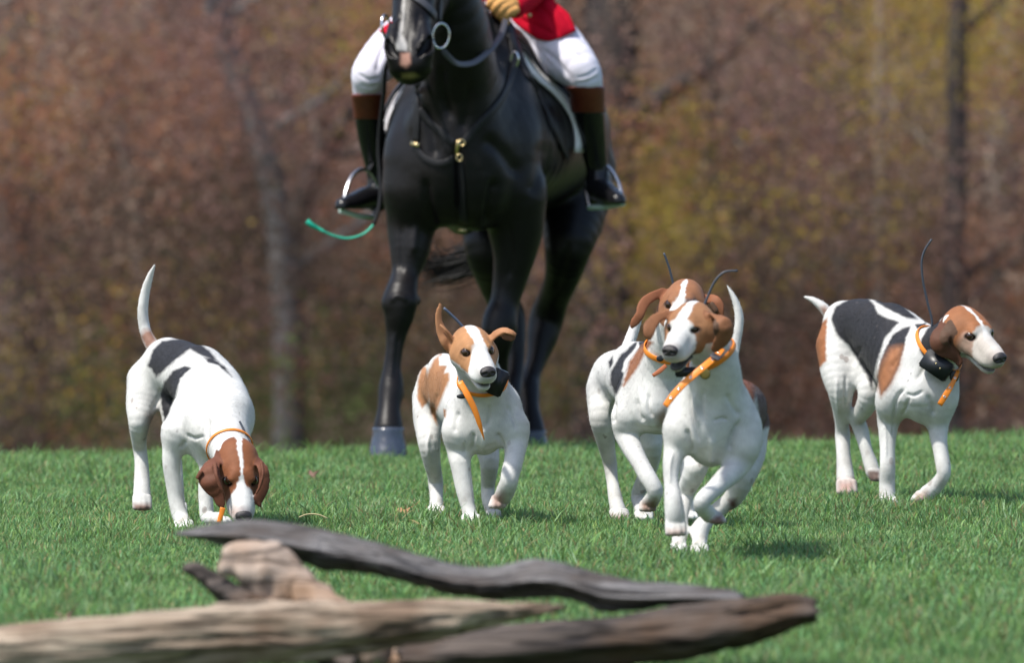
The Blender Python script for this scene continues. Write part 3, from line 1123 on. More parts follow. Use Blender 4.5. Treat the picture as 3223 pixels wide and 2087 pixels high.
for i in range(90):
    t = rng.uniform(0, 1)
    base_p = catmull([hs.pt(FS, 1372, -275, -.02), hs.pt(FS, 1420, -150, .12), hs.pt(FS, 1465, -20, .28), hs.pt(FS, 1520, 120, .48)], 8)
    q = base_p[int(t * (len(base_p) - 1))]
    c = [q, q + np.array((.02, -.02, .03)), q + np.array((.06, -.03, -.02)) + rng.normal(size=3) * .008, q + np.array((.075, -.03, -.09)) + rng.normal(size=3) * .012]
    parts.append(tube(catmull(c, 3), np.linspace(.006, .0015, 10), 3))
mesh_obj('mane', *join(*parts), MAT['hair'], horse, hb)


def on_horse(path, off=.006, sub=6):
    """Spread a path of reference pixels over the horse's surface."""
    c = catmull([(x, y, 0) for x, y in path], sub)
    pts, nr = [], []
    for x, y, _ in c:
        p, n = hsurf.see(x, y)
        if p is None:
            continue
        pts.append(p)
        nr.append(n)
    pts, nr = np.array(pts), np.array(nr)
    for _ in range(2):
        nr[1:-1] = (nr[:-2] + nr[1:-1] * 2 + nr[2:]) / 4
        pts[1:-1] = (pts[:-2] + pts[1:-1] * 2 + pts[2:]) / 4
    nr /= np.linalg.norm(nr, axis=1)[:, None] + 1e-9
    return pts + nr * off, nr


# breastplate
bp_ = empty('breastplate', hb, None)
bp_.parent = horse
bp_.location = (0, 0, 0)


def hstrap(name, path, w, mat, parent, off=.006, thick=.006):
    p, n = on_horse(path, off)
    return mesh_obj(name, *ribbon(p, n, w, thick), mat, parent, hb)


hstrap('strap', [(1606, 108), (1613, 150), (1618, 192), (1604, 250), (1581, 303), (1545, 350), (1505, 393), (1455, 452)], .030, MAT['black_strap'], bp_)
hstrap('strap', [(1319, 343), (1350, 380), (1390, 415), (1430, 452)], .030, MAT['black_strap'], bp_)
hstrap('strap', [(1312, 262), (1314, 320), (1313, 380), (1311, 444)], .030, MAT['black_strap'], bp_)
hstrap('strap', [(1311, 450), (1322, 480), (1345, 502), (1379, 514), (1410, 508), (1426, 494)], .026, MAT['black_strap'], bp_)
hstrap('strap', [(1440, 480), (1452, 540), (1457, 620), (1460, 700)], .036, MAT['black_strap'], bp_)
p, n = on_horse([(1606, 170), (1620, 215)], .014, 2)
mesh_obj('ring', *torus(p[1], np.array((.35, -.2, .1)) / .42, np.array((0, 0, 1.0)), .018, .030, .0065), MAT['steel'], bp_, hb)
p, n = on_horse([(1300, 451), (1325, 458)], .014, 2)
mesh_obj('buckle', *ribbon(p, n, .016, .008), MAT['brass'], bp_, hb)
p, n = on_horse([(1444, 442), (1436, 465), (1428, 482)], .018, 3)
mesh_obj('snap_hook', *join(ribbon(p, n, np.linspace(.016, .008, len(p)), .008), torus(p[-1] + np.array((.012, -.004, -.012)), np.array((1.0, 0, 0)), np.array((0, 0, 1.0)), .011, .014, .003), torus(p[0] + np.array((.01, 0, -.008)), np.array((1.0, 0, 0)), np.array((0, 0, 1.0)), .013, .012, .003)), MAT['brass'], bp_, hb)
p, n = on_horse([(1440, 712), (1470, 716)], .014, 2)
mesh_obj('girth_buckle', *ribbon(p, n, .014, .008), MAT['brass'], bp_, hb)

# bridle
br = empty('bridle', (0, 0, 0), horse)
hstrap('noseband', [(1222, -12), (1250, -22), (1290, -18), (1318, 0), (1345, 24), (1368, 50)], .034, MAT['grey_strap'], br, .008)
hstrap('cheekpiece', [(1372, -160), (1382, -80), (1384, -10), (1380, 68)], .024, MAT['grey_strap'], br, .008)
hstrap('cheekpiece', [(1256, -150), (1240, -80), (1232, -10), (1226, 62)], .022, MAT['black_strap'], br, .008)
hstrap('browband', [(1262, -170), (1310, -165), (1360, -170)], .024, MAT['black_strap'], br, .008)
pr = hs.pt(FS, 1387, 112, -.44)
mesh_obj('bit_ring', *torus(pr, np.array((.92, .38, 0)), np.array((0.05, 0, 1.0)), .036, .050, .0055), MAT['steel'], br, hb)
pl = hs.pt(FS, 1216, 85, -.44)
mesh_obj('bit_ring', *torus(pl, np.array((.45, .89, 0)), np.array((-.10, 0, 1.0)), .036, .050, .0055), MAT['steel'], br, hb)
rp = catmull([hs.pt(FS, *q) for q in [(1394, 156, -.44), (1410, 176, -.42), (1440, 199, -.36), (1487, 197, -.22), (1530, 168, -.05), (1560, 135, .1), (1580, 100, .25), (1592, 60, .38)]], 6)
rn = np.tile((.1, -1.0, .25), (len(rp), 1))
mesh_obj('rein', *ribbon(rp, rn, .024, .005), MAT['grey_strap'], br, hb)
rp = catmull([hs.pt(FS, *q) for q in [(1218, 135, -.44), (1240, 190, -.38), (1290, 235, -.2), (1330, 240, -.02), (1350, 60, .3), (1420, 10, .45)]], 6)
mesh_obj('rein', *ribbon(rp, np.tile((-.6, -1.0, .25), (len(rp), 1)), .020, .005), MAT['grey_strap'], br, hb)

# saddle and fleece pad, wrapped round the barrel
AX0, AX1 = hs.pt(FS, 1494, 452, .55), hs.pt(FS, 1640, 424, 1.38)
axd = (AX1 - AX0) / np.linalg.norm(AX1 - AX0)
lat = np.cross(axd, (0, 0, 1.0))
lat /= np.linalg.norm(lat)                                     # towards the viewer's right
upv = np.cross(lat, axd)


def barrel(u, th, off):
    o = AX0 + (AX1 - AX0) * u
    d = upv * math.cos(th) + lat * math.sin(th)
    p, n = hsurf.cast(o, d)
    if p is None:
        p = o + d * .3
    return p + d * off


def sheet(name, front, rear, th0, th1, off, thick, mat, parent, base, n_u=14, n_t=40):
    """front, rear: functions of the angle giving where along the barrel the sheet starts and ends."""
    ths = np.linspace(th0, th1, n_t)
    top_, bot = [], []
    for t in ths:
        for i in range(n_u):
            u = front(t) + (rear(t) - front(t)) * i / (n_u - 1)
            edge = min(i, n_u - 1 - i) / 2.0
            k = min(1.0, .35 + .65 * edge)
            bot.append(barrel(u, t, off))
            top_.append(barrel(u, t, off + thick * k))
    v = np.array(top_ + bot)
    o = len(top_)
    f = []
    for a in range(n_t - 1):
        for i in range(n_u - 1):
            q = (a * n_u + i, a * n_u + i + 1, (a + 1) * n_u + i + 1, (a + 1) * n_u + i)
            f.append(q)
            f.append(tuple(o + j for j in q[::-1]))
    for a in range(n_t - 1):
        for i in (0, n_u - 1):
            q = (a * n_u + i, (a + 1) * n_u + i, o + (a + 1) * n_u + i, o + a * n_u + i)
            f.append(q if i == 0 else q[::-1])
    for i in range(n_u - 1):
        f.append((i, o + i, o + i + 1, i + 1))
        q = (n_t - 1) * n_u + i
        f.append((q, q + 1, o + q + 1, o + q))
    return mesh_obj(name, v, f, mat, parent, base)


sb = AX0 + (AX1 - AX0) * .4
pad = empty('saddle_pad', sb)
tag(pad, 'white fleece saddle pad showing around the edge of the dark saddle', 'saddle pad')
fr_ = lambda t: .12 + (.30 if t > 0 else .10) * math.sin(min(abs(t), 1.55)) ** 2
sheet('fleece', lambda t: fr_(t), lambda t: 1.0, -1.72, 1.72, .008, .034, MAT['fleece'], pad, sb)
sheet('binding', lambda t: fr_(t) + .03, lambda t: fr_(t) + .065, -1.70, 1.70, .044, .008, MAT['black_strap'], pad, sb, n_u=5)
sad = empty('saddle', sb)
tag(sad, 'dark brown leather riding saddle under the rider in scarlet', 'saddle')
sheet('flap', lambda t: fr_(t) + .09, lambda t: .85, -1.62, 1.62, .045, .016, MAT['saddle'], sad, sb)
sheet('seat', lambda t: .36, lambda t: .90, -.55, .55, .062, .05, MAT['saddle'], sad, sb)

# ------------------------------------------------------------------ rider
def rp_(x, y, d): return hs.pt(FS, x, y, d)


rb = rp_(1560, 60, 1.0)
rider = empty('person', rb)
tag(rider, 'rider in scarlet coat, white breeches and brown-topped black boots on the black horse', 'person')


def sculpt_child(name, spec, mat, h=.007, clip=None, parent=rider, base=rb, folds=()):
    s_ = Sculpt(HY, base)
    for it in spec:
        s_.chain(*it[:3], **(it[3] if len(it) > 3 else {}))
    v, f = s_.build(h, clip)
    q = proj(v)
    for ln, wd, dp in folds:
        v = fold(v, normals(v, f), q, FS, ln, wd, dp)
    return mesh_obj(name, v, f, mat, parent, base)


LL = [(1470, 0, 1.0, 92), (1370, 60, .92, 90), (1255, 140, .74, 80), (1172, 218, .58, 60), (1158, 262, .60, 50), (1160, 330, .68, 44), (1168, 420, .76, 40), (1182, 520, .82, 30), (1192, 590, .83, 28)]
LR = [(1590, 10, 1.02, 96), (1650, 68, .93, 104), (1738, 140, .84, 94), (1822, 218, .72, 66), (1845, 268, .74, 52), (1850, 330, .80, 48), (1862, 420, .88, 42), (1878, 520, .94, 31), (1884, 575, .94, 29)]
TOR = [(1545, 20, 1.02, 118), (1535, -90, 1.02, 118), (1525, -220, 1.0, 128), (1520, -330, .98, 118), (1520, -385, .97, 60), (1518, -430, .95, 46)]
ARL = [(1425, -320, .98, 60), (1372, -210, .95, 48), (1360, -100, .85, 42), (1400, -30, .65, 34), (1440, 10, .50, 28)]
ARR = [(1620, -320, .98, 60), (1690, -210, .98, 50), (1712, -95, .90, 46), (1668, -20, .70, 36), (1620, 22, .54, 28)]


def grow(c, d, a=0, b=None): return [(q[0], q[1], q[2], q[3] + d) for q in c[a:b]]


# body: one continuous figure under the clothes
sculpt_child('body', [('b', FS, grow(TOR, -10), dict(k=.05)), ('b', FS, grow(LL, -8), dict(k=.04)), ('b', FS, grow(LR, -8), dict(k=.04)), ('b', FS, grow(ARL, -7), dict(k=.04)), ('b', FS, grow(ARR, -7), dict(k=.04)),
                      ('b', FS, [(1515, -470, .92, 66), (1512, -520, .92, 76), (1512, -565, .95, 76)], dict(k=.03)), ('b', FS, [(1512, -485, .85, 20), (1512, -500, .83, 16)], dict(k=.02))], MAT['skin'], h=.009)
mesh_obj('cap', *join(sphere(rp_(1512, -585, .95), (.118, .13, .105)), sphere(rp_(1512, -555, .83), (.09, .07, .016))), MAT['velvet'], rider, rb)
sculpt_child('breeches', [('b', FS, grow(LL, 0, 0, 6), dict(k=.03)), ('b', FS, grow(LR, 0, 0, 6), dict(k=.03)), ('b', FS, [(1552, 40, 1.02, 124), (1540, -60, 1.02, 122)], dict(k=.06))], MAT['breeches'], h=.006, folds=[([(1880, 215), (1850, 235), (1815, 245)], 5, -.007), ([(1885, 240), (1850, 256), (1812, 262)], 5, -.006), ([(1700, 150), (1750, 190), (1800, 250)], 8, -.008), ([(1760, 120), (1800, 160), (1850, 190)], 7, -.006), ([(1660, 120), (1700, 165), (1740, 215)], 6, -.005), ([(1125, 230), (1160, 250), (1195, 245)], 5, -.007), ([(1130, 265), (1160, 275), (1190, 268)], 5, -.006), ([(1215, 130), (1195, 180), (1185, 230)], 7, -.007), ([(1180, 140), (1150, 180), (1140, 215)], 6, -.005)])
hem = [(1520, -480), (1500, -60), (1560, 20), (1596, 52), (1640, 88), (1690, 122), (1727, 130), (1762, 120), (1815, 95), (1792, 42), (1745, 0), (1760, -480)]
hemL = [(1560, -480), (1560, 40), (1480, 70), (1330, 120), (1235, 112), (1190, 98), (1215, 75), (1330, 0), (1400, -50), (1395, -90), (1330, -480)]
cs = Sculpt(HY, rb)
cs.chain('c', FS, grow(TOR, 6, 0, 4), k=.05)
cs.chain('c', FS, grow(LL, 9, 0, 4), k=.04)
cs.chain('c', FS, [(1600, -20, 1.0, 112), (1660, 40, .95, 116), (1745, 105, .84, 110), (1800, 110, .8, 60)], k=.04)
# the skirts of the coat end in a clean hem
cv, cf = cs.build(.007, clip=lambda p: np.minimum(poly_sd(proj(p), hem), poly_sd(proj(p), hemL)) / 774.0)
cq = proj(cv)
for ln, wd, dp in [([(1640, 60), (1690, 80), (1750, 110)], 7, -.008), ([(1690, 10), (1730, 50), (1760, 112)], 8, -.010), ([(1620, 20), (1660, 60), (1690, 115)], 6, .007), ([(1735, 0), (1770, 40), (1800, 90)], 7, -.008)]:
    cv = fold(cv, normals(cv, cf), cq, FS, ln, wd, dp)
coat = mesh_obj('coat', cv, cf, MAT['scarlet'], rider, rb)
for nm, A in (('sleeve', ARL), ('sleeve', ARR)):
    sc_ = Sculpt(HY, rb)
    sc_.chain('c', FS, grow(A, 7), k=.03)
    v, f = sc_.build(.006)
    so = mesh_obj(nm, v, f, MAT['scarlet'], coat, rb)
mesh_obj('button', *sphere(rp_(1666, 46, .62), (.009, .006, .009)), MAT['brass'], coat, rb)


def glove(cx, cy, dep, sx):
    """Fist closed on the reins: palm, four bent fingers, thumb on top."""
    g = Sculpt(HY, rb)
    g.chain('g', FS, [(cx + 44 * sx, cy + 4, dep + .08, 30), (cx + 20 * sx, cy - 2, dep + .02, 36), (cx - 6 * sx, cy - 4, dep - .01, 34)], k=.014)
    for i in range(4):
        fx, fy = cx - 34 * sx + 15 * i * sx, cy - 22 + 14 * i
        L = (1.0, 1.08, 1.0, .85)[i]
        g.chain('g', FS, [(fx + 30 * sx, fy - 12, dep - .02, 13.5), (fx + 4 * sx, fy - 2, dep - .060 * L, 13), (fx - 8 * sx, fy + 17, dep - .052 * L, 12), (fx + 2 * sx, fy + 26, dep - .015, 11)], k=.006, sub=3)
    g.chain('g', FS, [(cx + 16 * sx, cy - 26, dep + .02, 15), (cx - 14 * sx, cy - 38, dep - .02, 13), (cx - 40 * sx, cy - 34, dep - .045, 11)], k=.008)
    v, f = g.build(.0036)
    return mesh_obj('glove', v, f, MAT['glove'], rider, rb)


glove(1582, 22, .50, 1)
glove(1462, 6, .47, -1)

# boots: shaft, brown top, foot
for lg, foot in ((LL, [(1192, 580, .83, 34), (1186, 622, .82, 42), (1150, 626, .74, 38), (1112, 640, .65, 33), (1080, 648, .585, 26)]),
                 (LR, [(1884, 565, .94, 36), (1882, 602, .93, 44), (1905, 610, .86, 40), (1928, 624, .78, 35), (1944, 632, .72, 27)])):
    bt = empty('boot', rb - rb, rider)
    sc_ = Sculpt(HY, rb)
    sc_.chain('b', FS, grow(lg, 4, 5), k=.02)
    sc_.chain('b', FS, foot, k=.02)
    sole = rp_(foot[2][0], foot[2][1] + 32, foot[2][2])[2]
    yt = rp_(lg[5][0], 372 if lg is LL else 352, lg[5][2])[2]
    v, f = sc_.build(.006, clip=lambda p: np.maximum(sole - p[:, 2], p[:, 2] - yt))
    mesh_obj('shaft', v, f, MAT['boot'], bt, rb)
    sc_ = Sculpt(HY, rb)
    y0 = rp_(lg[5][0], 296 if lg is LL else 272, lg[5][2])[2]
    sc_.chain('b', FS, grow(lg, 7, 3, 8), k=.02)
    v, f = sc_.build(.006, clip=lambda p: np.maximum(p[:, 2] - y0, yt - .004 - p[:, 2]))
    mesh_obj('boot_top', v, f, MAT['boot_top'], bt, rb)
    h0 = np.array([rp_(foot[1][0], foot[1][1] + 30, foot[1][2] + .03), rp_(foot[1][0], foot[1][1] + 33, foot[1][2] - .04)])
    mesh_obj('heel', *ribbon(h0, np.tile((0, 0, 1.0), (2, 1)), .062, .022), MAT['boot'], bt, rb)

# stirrups (parts of the saddle)
for A, leather in (([(1076, 664, .62), (1090, 600, .66), (1108, 555, .70), (1138, 533, .74), (1168, 545, .76), (1190, 590, .78), (1186, 640, .76), (1172, 684, .72)], [(1215, 410, .82), (1190, 470, .80), (1160, 536, .76)]),
                   ([(1855, 652, .86), (1846, 610, .90), (1848, 560, .94), (1876, 516, .96), (1915, 528, .92), (1945, 575, .86), (1962, 640, .80)], [(1816, 380, .92), (1845, 450, .95), (1876, 516, .97)])):
    st = empty('stirrup', sb - sb, sad)
    c = catmull([rp_(*q) for q in A], 6)
    mesh_obj('iron', *tube(c, .0085, 8), MAT['steel'], st, sb)
    a, b_ = rp_(*A[0]), rp_(*A[-1])
    mid = (a + b_) / 2
    mesh_obj('tread', *ribbon(np.array([a, mid - np.array((0, 0, .006)), b_]), np.tile((0, -.15, 1.0), (3, 1)), .045, .020), MAT['mint_pad'], st, sb)
    lp = catmull([rp_(*q) for q in leather], 6)
    side = np.tile((1.0 if A[0][0] > 1500 else -1.0, -.7, .1), (len(lp), 1))
    mesh_obj('stirrup_leather', *ribbon(lp, side, .028, .006), MAT['black_strap'], st, sb)

# long dark strap beside the pad, and the hunting whip with its mint lash
hstrap('billet_strap', [(1598, 112), (1625, 165), (1656, 227), (1692, 300), (1727, 378), (1757, 446), (1780, 498)], .026, MAT['black_strap'], br, .012)
wb_ = rp_(1200, 300, .45)
whip = empty('hunting_whip', wb_)
tag(whip, 'dark hunting whip hanging by the left boot, ending in a mint green lash', 'whip')
c = catmull([rp_(*q) for q in [(1452, 15, .40), (1330, 60, .30), (1224, 185, .30), (1208, 300, .40), (1196, 400, .46), (1192, 470, .48), (1196, 540, .48), (1199, 600, .47), (1192, 660, .46), (1176, 706, .45)]], 6)
mesh_obj('thong', *tube(c, np.linspace(.010, .0085, len(c)), 8), MAT['black_strap'], whip, wb_)
c = catmull([rp_(*q) for q in [(1177, 703, .45), (1162, 722, .44), (1135, 740, .43), (1092, 750, .42), (1050, 741, .41), (1018, 728, .40)]], 6)
mesh_obj('lash', *tube(c, .0050, 6), MAT['mint'], whip, wb_)
c = catmull([rp_(*q) for q in [(1022, 730, .40), (1000, 718, .40), (980, 707, .39), (966, 696, .39)]], 5)
mesh_obj('lash_tip', *tube(c, np.linspace(.006, .013, len(c)), 6), MAT['mint'], whip, wb_)

# ------------------------------------------------------------------ the hounds
WHITE, TAN, BROWN, BLACK = (.61, .61, .595), (.40, .185, .080), (.20, .062, .026), (.020, .020, .024)
PINK, PAD = (.50, .33, .29), (.10, .065, .055)


def head_R(yaw, pitch, roll):
    y, p, r = (math.radians(a) for a in (yaw, pitch, roll))
    B = np.array([[0, 1, 0], [-1, 0, 0], [0, 0, 1.0]])
    Rz = np.array([[math.cos(y), -math.sin(y), 0], [math.sin(y), math.cos(y), 0], [0, 0, 1]])
    Ry = np.array([[math.cos(p), 0, math.sin(p)], [0, 1, 0], [-math.sin(p), 0, math.cos(p)]])
    Rx = np.array([[1, 0, 0], [0, math.cos(r), -math.sin(r)], [0, math.sin(r), math.cos(r)]])
    return B @ Rz @ Ry @ Rx


class Hound:
    def __init__(self, label, Y0, basepx, headpx, headdep, ypr, hscale, jaw=6, paint=None):
        x = (basepx - CX) / FPX * Y0
        self.base = np.array((x, Y0, float(gz(x, Y0))))
        self.sc = Sculpt(Y0, self.base)
        self.Y0 = Y0
        self.root = empty('foxhound', self.base)
        tag(self.root, label, 'dog', 'foxhounds running ahead of the horse')
        self.R, self.s = head_R(*ypr), hscale
        self.O = P(headpx[0], headpx[1], Y0 + headdep)
        self.jaw, self.ops, self.folds, self.hp = jaw, [], [], paint or {}
        self.build_head()

    def W(self, x, y, z):
        return self.O + self.R @ (np.array((x, y, z)) * self.s)

    def hc(self, tg, rows, k=.012, sub=3, op='u', n=None):
        nn = None if n is None else self.R @ np.asarray(n, float)
        self.sc.wchain(tg, [(*self.W(*q[:3]), q[3] * self.s, q[4] if len(q) > 4 else 1.0) for q in rows], k, nn, False, sub, op)

    def build_head(self):
        S_, s, R = self.sc, self.s, self.R
        S_.ell('head', self.W(-.012, 0, .004), np.array((.074, .058, .054)) * s, R, .02)
        S_.ell('head', self.W(-.055, 0, .006), np.array((.045, .046, .046)) * s, R, .03)
        self.hc('head', [(.040, 0, -.002, .036), (.060, 0, -.004, .033, 1.0), (.085, 0, -.012, .0335, 1.0), (.125, 0, -.018, .0315, 1.04), (.150, 0, -.021, .0275, 1.05)], k=.02, n=(0, 1, 0))
        j = math.radians(self.jaw)
        for sg in (-1, 1):
            self.hc('head', [(.040, sg * .018, .026, .019), (.052, sg * .028, .024, .0125)], k=.016)              # brow
            self.hc('head', [(.060, sg * .026, .0165, .0048), (.0545, sg * .0365, .0205, .0058), (.043, sg * .0455, .0145, .0050)], k=.005)   # upper lid
            self.hc('head', [(.060, sg * .028, .0065, .0045), (.0535, sg * .0390, .0035, .0048), (.042, sg * .0465, .0080, .0045)], k=.005)  # lower lid
            self.hc('head', [(.004, sg * .040, -.018, .033), (.045, sg * .030, -.028, .026)], k=.03)               # cheek
            self.hc('head', [(.046, sg * .026, -.028, .022), (.085, sg * .0225, -.037, .0215), (.120, sg * .0185, -.041, .0205), (.147, sg * .010, -.038, .0170)], k=.014)   # flews
        jd = lambda x, z: (x * math.cos(j) + z * math.sin(j) * .0 + .0, z - x * math.sin(j))
        rows = []
        for x, z, r in ((.0, -.046, .032), (.045, -.057, .025), (.085, -.062, .0195), (.112, -.062, .0170), (.126, -.059, .0130)):
            xx, zz = .02 + (x - .02) * math.cos(j), z - max(0, x - .02) * math.sin(j)
            rows.append((xx, 0, zz, r, 1.25 if x > .03 else 1.0))
        self.hc('jaw', rows, k=.007, n=(0, 1, 0))
        if self.jaw > 8:
            self.hc('', [(.06, -.03, -.055 - .04 * math.sin(j), .006), (.10, -.012, -.057 - .05 * math.sin(j), .009), (.13, 0, -.056 - .06 * math.sin(j), .010), (.10, .012, -.057 - .05 * math.sin(j), .009), (.06, .03, -.055 - .04 * math.sin(j), .006)], k=.006, op='s')
        for sg in (-1, 1):
            S_.ell('', self.W(.0555, sg * .0415, .0125), np.array((.0155, .0165, .0108)) * s, R, .005, 's')
        S_.ell('', self.W(.172, 0, -.014), np.array((.012, .019, .014)) * s, R, .004, 's')

    def chain(self, *a, **k):
        if a[0].startswith('ear'):
            k['sub'] = 7
        self.sc.chain(*a, **k)

    def paw(self, F, x, y, dep, r, dx=0.0, dy=.6, sp=.58):
        """Four toes in front of the foot."""
        for i in (-1.5, -.5, .5, 1.5):
            rr = r * (.50 if abs(i) < 1 else .44)
            self.sc.chain('paw', F, [(x + i * r * sp, y - r * .1, dep - .012, rr), (x + i * r * (sp + .04) + dx * r, y + dy * r, dep - .034 + .008 * (abs(i) > 1), rr * .9)], k=.0035, sub=2)

    def finish(self, h=.0033):
        v, f = self.sc.build(h)
        tg = self.sc.tags(v)
        v = relax(v, f, np.where(np.isin(tg, ('torso', 'neck', 'leg', 'tail', 'ear')), 1.0, np.where(np.isin(tg, ('head', 'jaw', 'paw')), .30, .7)), 9)
        v = relax(v, f, np.where(np.isin(tg, ('ear', 'earfold')), 1.0, 0.0), 22)
        soft = np.isin(tg, ('torso', 'neck', 'leg'))
        nr, q = normals(v, f), proj(v)
        for F_, ln, wd, dp in self.folds:
            v = fold(v, nr, q, F_, ln, wd, dp * 1.45, soft)
        v = v + normals(v, f) * (soft * (wob(v, .08, 31) * .0015))[:, None]
        q = proj(v)
        col = np.empty((len(v), 3))
        col[:] = WHITE
        gn = wob(v, .35, 17) * .5 + .5
        col *= (1 - .05 * gn)[:, None] * np.array((1, .995, .985)) ** gn[:, None]
        n1 = wob(v, .010, 4)
        n2 = wob(v, .035, 5)
        L = (v - self.O) @ self.R / self.s                       # head coordinates
        head = np.isin(tg, ('head', 'jaw'))
        X, Yl, Z = L.T
        jt = n1 * .0018 + n2 * .003
        hp = self.hp

        def mix(m, w, c):
            c = np.array(c)
            if c.max() - c.min() > .08:
                c = c * .80
            col[m] = col[m] * (1 - w[:, None]) + c * w[:, None]
        # head: tan cap, white blaze and muzzle
        tan = hp.get('tan', TAN)
        m = (head & (X > -.2)) | ((tg == 'neck') & (X > -.05) & (Z > -.03) & (X < .1))
        under = np.clip((Z + hp.get('chin', .040) + .25 * np.clip(X, -.1, .2) + jt) / .006, 0, 1)
        mix(m, under[m], tan)
        mz = hp.get('muzzle', .062) - .25 * (Z + .02) + jt + hp.get('mzslope', .5) * np.abs(Yl)
        mix(m, np.clip((X - mz) / .008, 0, 1)[m], hp.get('mzcol', WHITE))
        bw = np.interp(X, [-.08, -.04, 0, .05, .09], hp.get('blaze', [.004, .008, .012, .013, .02]))
        off = hp.get('boff', 0.0)
        mix(m, np.clip((bw - np.abs(Yl - off) + jt * .8) / .004, 0, 1)[m] * np.clip((Z[m] + .0) / .006, 0, 1), WHITE)
        if hp.get('grey'):                                       # greying face
            mix(m, (np.clip((X - .025) / .02, 0, 1) * np.clip((.03 - Z) / .012, 0, 1) * hp['grey'])[m], (.62, .54, .47))
        dn = np.linalg.norm((L - np.array((.162, 0, -.018))) * np.array((.9, .9, 1.1)), axis=1)
        mix(m, np.clip((.040 - dn) / .020, 0, 1)[m] * hp.get('snout', .35), (.30, .245, .225))
        # ears, eyes, lips, pads
        mix(tg == 'ear', np.ones((tg == 'ear').sum()), hp.get('ear', tan))
        mix(tg == 'earfold', np.ones((tg == 'earfold').sum()), hp.get('earfold', (.085, .045, .026)))
        eyes = [np.array((.052, sg * .0372, .0125)) for sg in (-1, 1)]
        for e_, dk in zip(eyes, hp.get('rim', (.8, .8))):
            d = np.linalg.norm((L - e_) * np.array((.8, .8, 1.35)), axis=1)
            mm = head & (d < .03)
            mix(mm, np.clip((.0205 - d[mm]) / .007, 0, 1) * dk, (.030, .018, .014))
        mline = [((.045, -.042, -.046), (.09, -.034, -.058)), ((.09, -.030, -.058), (.140, -.017, -.058)), ((.140, -.017, -.058), (.153, 0, -.056)),
                 ((.045, .042, -.046), (.09, .034, -.058)), ((.09, .030, -.058), (.140, .017, -.058)), ((.140, .017, -.058), (.153, 0, -.056))]
        dm = np.full(len(v), 9.0)
        for a, b_ in mline:
            dm = np.minimum(dm, d_cone(L.T.astype(np.float32), np.array(a), np.array(b_), 0, 0))
        mm = head & (dm < .03)
        lipw = hp.get('lip', .0055)
        mix(mm, np.clip((lipw + .003 - dm[mm]) / .004, 0, 1) * .92, (.026, .020, .021))
        mj = (tg == 'jaw') & (X > .06)
        zj = -.062 + hp.get('jawlight', .006) - (X - .02) * math.sin(math.radians(self.jaw))
        mix(mj, np.clip((Z[mj] - zj[mj] + .002) / .006, 0, 1) * .9, (.03, .024, .026))
        for op in self.ops:                                      # body patches, each on the named parts only
            tags_, F, poly, c, fe, dr = op
            mm = np.isin(tg, tags_)
            if dr is not None:
                dd = v[:, 1] - self.Y0
                mm &= (dd > dr[0]) & (dd < dr[1])
            if not mm.any():
                continue
            qq = np.c_[(q[mm, 0] - F[0]) * F[2], (q[mm, 1] - F[1]) * F[2]]
            d = poly_sd(qq, poly) + (n1[mm] * 1.6 + n2[mm] * 1.8)
            mix(mm, np.clip(.5 - d / (fe * 1.3), 0, 1), c)
        # mud splashed on the lower legs
        lg = np.isin(tg, ('leg', 'paw'))
        hz = v[:, 2] - gz(v[:, 0], v[:, 1])
        mud = np.clip((wob(v, .03, 51) + .5 * wob(v, .012, 52) - .1) * .6, 0, 1) * np.clip((.22 - hz) / .18, 0, 1)
        mix(lg, mud[lg] * .55, (.33, .27, .215))
        # ticking on the legs
        r_ = np.random.default_rng(int(self.Y0 * 100))
        cand = np.where(np.isin(tg, ('leg', 'paw')))[0]
        for i in r_.choice(cand, 34):
            rr = r_.uniform(.003, .009)
            d = np.linalg.norm((v - v[i]) * np.array((1, 1, .7)), axis=1)
            mm = d < rr
            mix(mm, np.full(mm.sum(), r_.uniform(.15, .5)), (.16, .085, .06))
        col *= (1 + .10 * wob(v, .05, 41) + .05 * wob(v, .012, 42))[:, None]
        col = np.clip(col, .004, .8)
        bt = np.where(np.isin(tg, ('torso', 'neck')))[0]
        for i in r_.choice(bt, 22):
            rr = r_.uniform(.002, .005)
            mm = np.linalg.norm(v - v[i], axis=1) < rr
            mix(mm, np.full(mm.sum(), r_.uniform(.2, .6)), (.14, .12, .12))
        mesh_obj('body', v, f, MAT['hound'], self.root, self.base, colors=col)
        self.fur(v, f, tg, col)
        self.v, self.f = v, f
        self.surf = Surf(v, f)
        # eyes and nose
        for sg in (-1, 1):
            o = mesh_obj('eye', *sphere(self.W(.0472, sg * .0348, .0118), .0152 * self.s), MAT['eye'], self.root, self.base)
        ns = Sculpt(self.Y0, self.base)
        s, R = self.s, self.R
        ns.ell('n', self.W(.1625, 0, -.0135), np.array((.0175, .0232, .0172)) * s, R, .004)
        for sg in (-1, 1):
            ns.ell('n', self.W(.166, sg * .0120, -.0155), np.array((.0130, .0112, .0122)) * s, R, .006)
        ns.wchain('n', [(*self.W(.167, 0, -.026), .006 * s, 1), (*self.W(.166, 0, -.040), .0045 * s, 1)], .004, None, False, 2)
        for sg in (-1, 1):
            ns.wchain('', [(*self.W(.1800, sg * .0098, -.0135), .0056 * s, 1), (*self.W(.175, sg * .0175, -.0165), .0042 * s, 1)], .002, None, False, 2, 's')
        nv, nf = ns.build(.0017)
        mesh_obj('nose', nv, nf, MAT['nose'], self.root, self.base)

